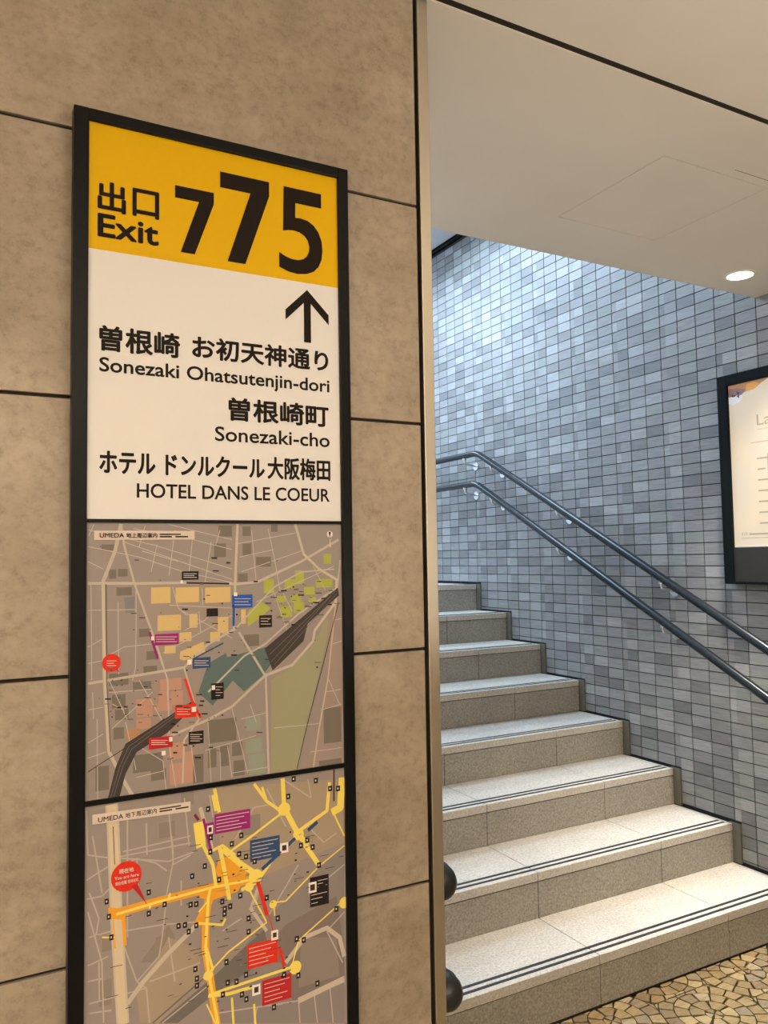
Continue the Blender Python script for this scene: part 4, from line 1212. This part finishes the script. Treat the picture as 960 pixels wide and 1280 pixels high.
# ------------------------------------------------------------------ downlights
def ring(r0, r1, z0, z1, seg=40):
    q = MB(); prof = [(r0, z1), (r0, z0+.001), (r0+.002, z0), (r1-.002, z0), (r1, z0+.002), (r1, z1)]
    for k in range(seg):
        a = 2*PI*k/seg
        for r, z in prof: q.v.append((r*math.cos(a), r*math.sin(a), z))
    n = len(prof)
    for k in range(seg):
        for j in range(n-1):
            a = k*n+j; b = ((k+1) % seg)*n+j; q.f.append((a, a+1, b+1, b)); q.m.append(0)
    return q
m_lamp = mat('lit_lamp_diffuser', (.9, .9, .85), .4, emis=(1, .86, .62), es=14)
def downlight(x, y, label, power, spread):
    r = empty('downlight', (x, y, H)); tag(r, label, 'ceiling light')
    t = ring(.046, .058, -.004, 0).build('trim_ring', m_trimring, r); auto_smooth(t)
    q = MB(); q.tube([(0, 0, -.0012), (0, 0, -.0002)], .046, 32); q.build('lamp_disc', m_lamp, r)
    area('downlight_beam', (x, y, H-.0065), .085, .085, power, WARM, spread, 'DISK')
m_trimring = mat('white_trim_ring', (.8, .76, .68), .4)
downlight(*DOWNS[0], 'round lit downlight in the low ceiling near the tiled wall', 11, math.radians(64))
downlight(*DOWNS[1], 'round downlight hidden behind the steel post', 8, math.radians(110))

# unseen glowing panels added to give the stairwell its cool light
m_glow = mat('added_glow_panel', (.8, .85, .9), .5, emis=(.7, .86, 1), es=2.0)
for (ya, yb, lb) in ((1.15, 2.25, 'large unseen panel added to light the stairwell above the lower steps'), (3.2, 3.9, 'small unseen panel added to light the stairwell above the landing')):
    o = MB().box((-1.8, ya, HS-.02), (-.25, yb, HS+.02)).build('added_light_panel', m_glow); tag(o, lb, 'ceiling light')

# ------------------------------------------------------------------ lit poster box on the tiled wall
BX = -.045                       # front face of the frame
YB0, YB1, ZB0, ZB1 = -.40, .255, 1.302, 2.163
pb = empty('poster_light_box', (0.009, YB1, ZB0)); tag(pb, 'black framed backlit poster box on the grey tiled wall above the handrails', 'light box')
def psub(mbx, name, m, parent=None, bevel=0):
    mbx.v = [(x-.009, y-YB1, z-ZB0) for x, y, z in mbx.v]; return mbx.build(name, m, parent or pb, bevel=bevel)
fr = MB(); fw = .045
psub(MB().box((-.02, YB0+.002, ZB0+.002), (.0097, YB1-.002, ZB1-.002)), 'housing', m_boxblk)
fr.box((BX, YB1-fw, ZB0), (-.02, YB1, ZB1)); fr.box((BX, YB0, ZB0), (-.02, YB0+fw, ZB1))
fr.box((BX, YB0+fw, ZB1-fw), (-.02, YB1-fw, ZB1)); fr.box((BX, YB0+fw, ZB0), (-.02, YB1-fw, ZB0+.012))
psub(fr, 'frame', m_boxblk, bevel=.002)
m_bpan = mat('dark_grey_lower_panel', (.024, .024, .024), .4, spec=.15)
psub(MB().box((BX+.006, YB0+fw, ZB0+.012), (-.02, YB1-fw, 1.450)), 'lower_panel', m_bpan)
m_post = mat('backlit_poster', (.8, .7, .55), .4)
cc = ramp(m_post, noise(m_post, pos(m_post), 5, 2), [(.35, (.98, .84, .66, 1)), (.65, (1.1, .88, .60, 1))])
LK(m_post, cc, bsdf(m_post).inputs['Emission Color']); bsdf(m_post).inputs['Emission Strength'].default_value = .55
bsdf(m_post).inputs['Base Color'].default_value = (.16, .14, .11, 1)
psub(MB().box((BX+.014, YB0+fw, 1.450), (-.02, YB1-fw, ZB1-fw)), 'poster', m_post)
psub(MB().box((BX+.008, YB0+fw, 1.450), (BX+.014, YB1-fw, 1.453)), 'poster_ledge', m_brkt)
def ink(col, es=.0):
    return mat('poster_ink', tuple(c*.16 for c in col), .5, emis=col, es=es)
PX = BX+.0137
def blob(pts, name, m, lift):
    q = MB(); q.face([(PX-lift, y, z) for y, z in pts]); return psub(q, name, m)
zt = ZB1-fw
pw = YB1-fw
# cropped dish photograph across the poster's top corner
blob([(pw, zt), (pw, zt-.040), (pw-.025, zt-.050), (pw-.05, zt-.047), (pw-.085, zt-.036), (pw-.12, zt-.034), (pw-.150, zt-.016), (pw-.19, zt)], 'poster_picture', ink((.60, .30, .14), .55), .0001)
blob([(pw, zt-.014), (pw, zt-.046), (pw-.03, zt-.052), (pw-.065, zt-.045), (pw-.08, zt-.026), (pw-.04, zt-.016)], 'poster_picture', ink((.36, .20, .22), .5), .0002)
blob([(pw, zt-.048), (pw, zt-.075), (pw-.02, zt-.083), (pw-.052, zt-.074), (pw-.07, zt-.050), (pw-.04, zt-.046)], 'poster_picture', ink((.80, .80, .85), .7), .0003)
blob([(pw-.085, zt-.008), (pw-.082, zt-.034), (pw-.12, zt-.034), (pw-.145, zt-.015), (pw-.12, zt-.004)], 'poster_picture', ink((.80, .36, .08), .7), .0004)
for i in range(9):
    y = pw-random.uniform(.01, .07); z = zt-random.uniform(.03, .055); r = random.uniform(.003, .006)
    blob([(y+r*math.cos(a), z+r*math.sin(a)) for a in (0, 1, 2.1, 3.1, 4.2, 5.2)], 'poster_picture', ink((.22, .10, .13), .3), .0005)
mi_ = ink((.66, .52, .36), .47); q = MB()
def pline(y0, y1, z, h=.0022, d=.0002): q.face([(PX-d, y0, z), (PX-d, y1, z), (PX-d, y1, z+h), (PX-d, y0, z+h)])
pline(pw-.125, pw-.40, 1.918, .0012); pline(pw-.095, pw-.42, 1.868, .002)
for i, (a, b) in enumerate(((.12, .30), (.12, .155), (.12, .28), (.12, .31), (.12, .29), (.12, .30), (.12, .25))):
    pline(pw-a, pw-b, 1.80-.043*i, .006)
pline(pw-.165, pw-.168, 1.70, .12)
for x in (.038, .048, .058): pline(pw-x, pw-x-.003, 1.498, .013)
pline(pw-.07, pw-.36, 1.500, .006); pline(pw-.036, pw-.38, 1.487, .0018)
psub(q, 'poster_lines', mi_)

# ------------------------------------------------------------------ text helper
def text_mesh(s, bold=0.0):
    c = bpy.data.curves.new('t', 'FONT'); c.body = s; c.offset = bold; c.resolution_u = 4; c.fill_mode = 'FRONT'; c.space_character = 1.0+bold*1.6; c.size = 1
    o = bpy.data.objects.new('t', c); COL.objects.link(o); bpy.context.view_layer.update()
    dg = bpy.context.evaluated_depsgraph_get(); me = bpy.data.meshes.new_from_object(o.evaluated_get(dg))
    v = [tuple(p.co) for p in me.vertices]; f = [tuple(p.vertices) for p in me.polygons]
    bpy.data.objects.remove(o); bpy.data.curves.remove(c); bpy.data.meshes.remove(me); return v, f
def fit_text(s, u0, u1, v0, v1, bold=0.0, thick=0):
    v, f = text_mesh(s, bold)
    if not v: return [], []
    xs = [p[0] for p in v]; ys = [p[1] for p in v]; ax, bx = min(xs), max(xs); ay, by = min(ys), max(ys)
    if not thick: return [(u0+(p[0]-ax)/(bx-ax)*(u1-u0), v0+(p[1]-ay)/(by-ay)*(v1-v0), 0) for p in v], f
    V, F = [], []; t = thick; u0 += t; u1 -= t; v0 += t; v1 -= t      # heavier weight: the same glyphs struck eight times round
    for k in range(8):
        n = len(V); dx, dy = t*math.cos(PI*k/4), t*math.sin(PI*k/4)
        V += [(u0+dx+(p[0]-ax)/(bx-ax)*(u1-u0), v0+dy+(p[1]-ay)/(by-ay)*(v1-v0), k*8e-6) for p in v]; F += [tuple(i+n for i in q) for q in f]
    return V, F
vv, ff = fit_text('La', 0, .062, 0, .044, 0)
q = MB(); q.v = [(PX-.0003, pw-.126-u, 1.935+v) for u, v, d in vv]; q.f = ff; q.m = [0]*len(ff); psub(q, 'poster_lettering', mi_)

# ------------------------------------------------------------------ directory sign
SX, SZ = -2.685, 0.64
W_, Y0s = .3975, YW-.017
sign = empty('exit_sign', (SX, YW, SZ)); tag(sign, 'tall black framed exit directory with yellow 775 header and two maps', 'sign')
def ssub(mbx, name, m, parent=None, bevel=0):
    mbx.v = [(x-SX, y-YW, z-SZ) for x, y, z in mbx.v]; return mbx.build(name, m, parent or sign, bevel=bevel)
f_ = MB(); yo = YW-.023
f_.box((SX-.021, yo, SZ), (SX, YW-.0005, 2.0875)); f_.box((SX+W_, yo, SZ), (SX+W_+.0185, YW-.0005, 2.0875))
f_.box((SX, yo, 2.0705), (SX+W_, YW-.0005, 2.0875)); f_.box((SX, yo, SZ), (SX+W_, YW-.0005, SZ+.02))
ssub(f_, 'frame', m_black, bevel=.0012)
m_yel = mat('yellow_sign_panel', (.68, .40, .002), .4, spec=.12); m_wht = mat('white_sign_panel', (.69, .67, .655), .4, spec=.2)
m_map = mat('map_paper', (.27, .228, .208), .35, spec=.3)
def panel(z0, z1, name, m): return ssub(MB().box((SX, Y0s, z0), (SX+W_, YW-.001, z1)), name, m)
p_y = panel(1.8815, 2.0705, 'yellow_panel', m_yel); p_w = panel(1.4895, 1.8815, 'white_panel', m_wht)
p_m1 = panel(1.0975, 1.4845, 'map_panel', m_map); p_m2 = panel(SZ+.02, 1.0905, 'map_panel', m_map)
ssub(MB().box((SX, Y0s-.003, 1.4845), (SX+W_, YW-.001, 1.4895)), 'divider_bar', m_black)
ssub(MB().box((SX, Y0s-.003, 1.0905), (SX+W_, YW-.001, 1.0975)), 'divider_bar', m_black)
m_ink = mat('black_lettering', (.014, .009, .006), .5, spec=.1)
def put(s, u0, u1, v0, v1, bold, parent, name='lettering', m=None, lift=.0004):
    vv, ff = fit_text(s, u0, u1, v0, v1, 0, bold*(v1-v0)*.8)
    q = MB(); q.v = [(SX+u/1000, Y0s-lift-d, v/1000) for u, v, d in vv]; q.f = ff; q.m = [0]*len(ff)
    return ssub(q, name, m or m_ink, parent)
put('出', 12.6, 52.9, 1940, 1985, .036, p_y); put('口', 61.9, 101.3, 1941, 1984, .036, p_y)
put('Exit', 12.9, 100.7, 1900.5, 1936, .044, p_y)
# the figures of the exit number, drawn as outlines
def figure7(u0, u1, v0, v1, t):
    w = u1-u0
    return [(u0, v1), (u1, v1), (u1, v1-t*.95), (u0+w*.50, v0), (u0+w*.14, v0), (u1-w*.42+w*.03, v1-t*1.02), (u0, v1-t*1.02)]
def flat(polys, parent, name, m, lift=.0004):
    q = MB()
    for p in polys: q.face([(SX+u/1000, Y0s-lift, v/1000) for u, v in p])
    return ssub(q, name, m, parent)
flat([figure7(125, 185.4, 1898, 2001, 19)], p_y, 'lettering', m_ink)
flat([figure7(195.4, 276.6, 1896, 2038, 25)], p_y, 'lettering', m_ink)
def figure5(u0, u1, v0, v1):
    w = u1-u0; h = v1-v0
    # outer bowl then back along the inner bowl
    O = [(.13, 1), (.98, 1), (.98, .828), (.39, .828), (.385, .655), (.50, .662), (.66, .648), (.80, .606), (.91, .535), (.98, .435), (1.0, .325), (.975, .215), (.905, .125), (.79, .058), (.63, .017), (.42, .0), (.22, .012), (.02, .050),
         (.02, .222), (.16, .185), (.30, .165), (.45, .165), (.56, .187), (.64, .228), (.685, .285), (.695, .345), (.66, .412), (.59, .460), (.48, .492), (.34, .503), (.22, .495), (.11, .478)]
    return [(u0+x*w, v0+y*h) for x, y in O]
flat([figure5(291.3, 369.8, 1894, 2037)], p_y, 'lettering', m_ink)
put('曽根崎', 15.9, 132.5, 1733, 1771, .038, p_w); put('お初天神通り', 150.7, 378, 1736.5, 1772, .038, p_w)
put('Sonezaki Ohatsutenjin-dori', 16.2, 379.5, 1696.0, 1724, .026, p_w)
put('曽根崎町', 207.4, 377.5, 1644, 1681, .038, p_w); put('Sonezaki-cho', 185.9, 378.7, 1611, 1634, .026, p_w)
put('ホテル', 16.8, 96.2, 1555, 1588, .038, p_w); put('ドンルクール', 110.6, 265.9, 1555.5, 1588, .038, p_w); put('大阪梅田', 270.1, 379.3, 1555, 1591, .032, p_w)
put('HOTEL DANS LE COEUR', 69.3, 377.5, 1521, 1542.5, .026, p_w)
flat([[(335, 1782), (347.4, 1782), (347.4, 1847.3), (379.5, 1815.5), (379.5, 1832.5), (341.2, 1870), (303, 1832.5), (303, 1815.5), (335, 1847.3)]], p_w, 'arrow', m_ink)

# flat print of the two maps
PAL = dict(field=(.30, .285, .18), pinkgrey=(.30, .235, .205), warm=(.30, .25, .215), block=(.17, .145, .12), block2=(.24, .20, .17), teal=(.10, .145, .14), slate=(.20, .20, .20),
    orange=(.58, .42, .18), lime=(.36, .38, .07), pink=(.44, .25, .19), brown=(.40, .22, .12), mint=(.26, .29, .23), street=(.47, .41, .36), road=(.46, .395, .33), cream=(.50, .44, .30),
    rail=(.055, .045, .042), dark=(.05, .035, .03), violet=(.05, .02, .03), purple=(.28, .02, .16), blue=(.02, .09, .38), navy=(.03, .07, .16), red=(.62, .03, .015), crimson=(.42, .02, .025),
    black=(.018, .013, .012), white=(.75, .68, .62), title=(.60, .50, .43), pale=(.66, .56, .50), grey2=(.23, .20, .19), grey3=(.19, .155, .14), tan2=(.33, .26, .19), street2=(.42, .36, .32),
    road2=(.48, .41, .33), cream2=(.56, .46, .32), rail2=(.15, .135, .12), orange2=(.72, .32, .03), yellow2=(.76, .60, .12), maroon=(.2, .02, .05))
PK = list(PAL); PM = [mat('print_'+k, PAL[k], .45, spec=.15) for k in PK]
def print_map(data, z0, z1, parent, extra):
    q = MB(); n = [0]
    def add(poly, col):
        for a, b, c in ((1, 0, W_*1000), (-1, 0, 0), (0, 1, z1), (0, -1, -z0)):
            if len(poly) > 2: poly = clip(poly, a, b, c)
        if len(poly) < 3 or parea(poly) < .02: return
        L = .00005+n[0]*4e-6; q.face([(SX+u/1000, Y0s-L, v/1000) for u, v in poly], PK.index(col))
    for t, col, w_, c in data+extra:
        p = list(zip(c[::2], c[1::2])); n[0] += 1
        if t == 'P': add(p, col)
        elif t == 'C': add([(p[0][0]+w_*math.cos(PI*k/14), p[0][1]+w_*math.sin(PI*k/14)) for k in range(28)], col)
        else:
            for i in range(len(p)-1):
                dx, dy = p[i+1][0]-p[i][0], p[i+1][1]-p[i][1]; l = math.hypot(dx, dy) or 1; nx, ny = -dy/l*w_/2, dx/l*w_/2
                add([(p[i][0]+nx, p[i][1]+ny), (p[i][0]-nx, p[i][1]-ny), (p[i+1][0]-nx, p[i+1][1]-ny), (p[i+1][0]+nx, p[i+1][1]+ny)], col)
                if i and w_ > 2: n[0] += .1; add([(p[i][0]+w_/2*math.cos(PI*k/5), p[i][1]+w_/2*math.sin(PI*k/5)) for k in range(10)], col)
    ssub(q, 'map_print', PM, parent); return .00005+n[0]*4e-6+.00004
l1 = print_map(M1, 1097.5, 1484.5, p_m1, [])
l2 = print_map(M2, 660, 1090.5, p_m2, [('P', 'title', 0, [10, 1078, 147, 1075.2, 147, 1061, 10, 1064.5])])
m_pale = PM[PK.index('pale')]
put('UMEDA', 17.7, 51.5, 1463, 1469.5, .03, p_m1, 'map_lettering', lift=l1); put('地上周辺案内', 54.4, 98.5, 1462.3, 1469.8, .02, p_m1, 'map_lettering', lift=l1)
put('UMEDA', 17.6, 51.7, 1066.3, 1073, .03, p_m2, 'map_lettering', lift=l2); put('地下周辺案内', 54.3, 98.1, 1066, 1073.6, .02, p_m2, 'map_lettering', lift=l2)
for l, pm, zc in ((l1, p_m1, 1466), (l2, p_m2, 1069.6)):
    flat([[(102, zc+.8), (133, zc+.8), (133, zc+2.6), (102, zc+2.6)], [(102, zc-2.8), (120, zc-2.8), (120, zc-.8), (102, zc-.8)], [(125, zc-2.8), (144, zc-2.8), (144, zc-.8), (125, zc-.8)]], pm, 'map_lettering', m_ink, l)
put('現在地', 46, 66, 990.5, 997, .02, p_m2, 'map_lettering', m_pale, l2)
put('You are here', 40, 73, 983.2, 987.6, .02, p_m2, 'map_lettering', m_pale, l2)
put('现在位置 현재위치', 41, 72, 975.5, 980.5, .02, p_m2, 'map_lettering', m_pale, l2)
put('N', 380.0, 384.0, 1466, 1470, .03, p_m1, 'map_lettering', lift=l1) if 0 else None
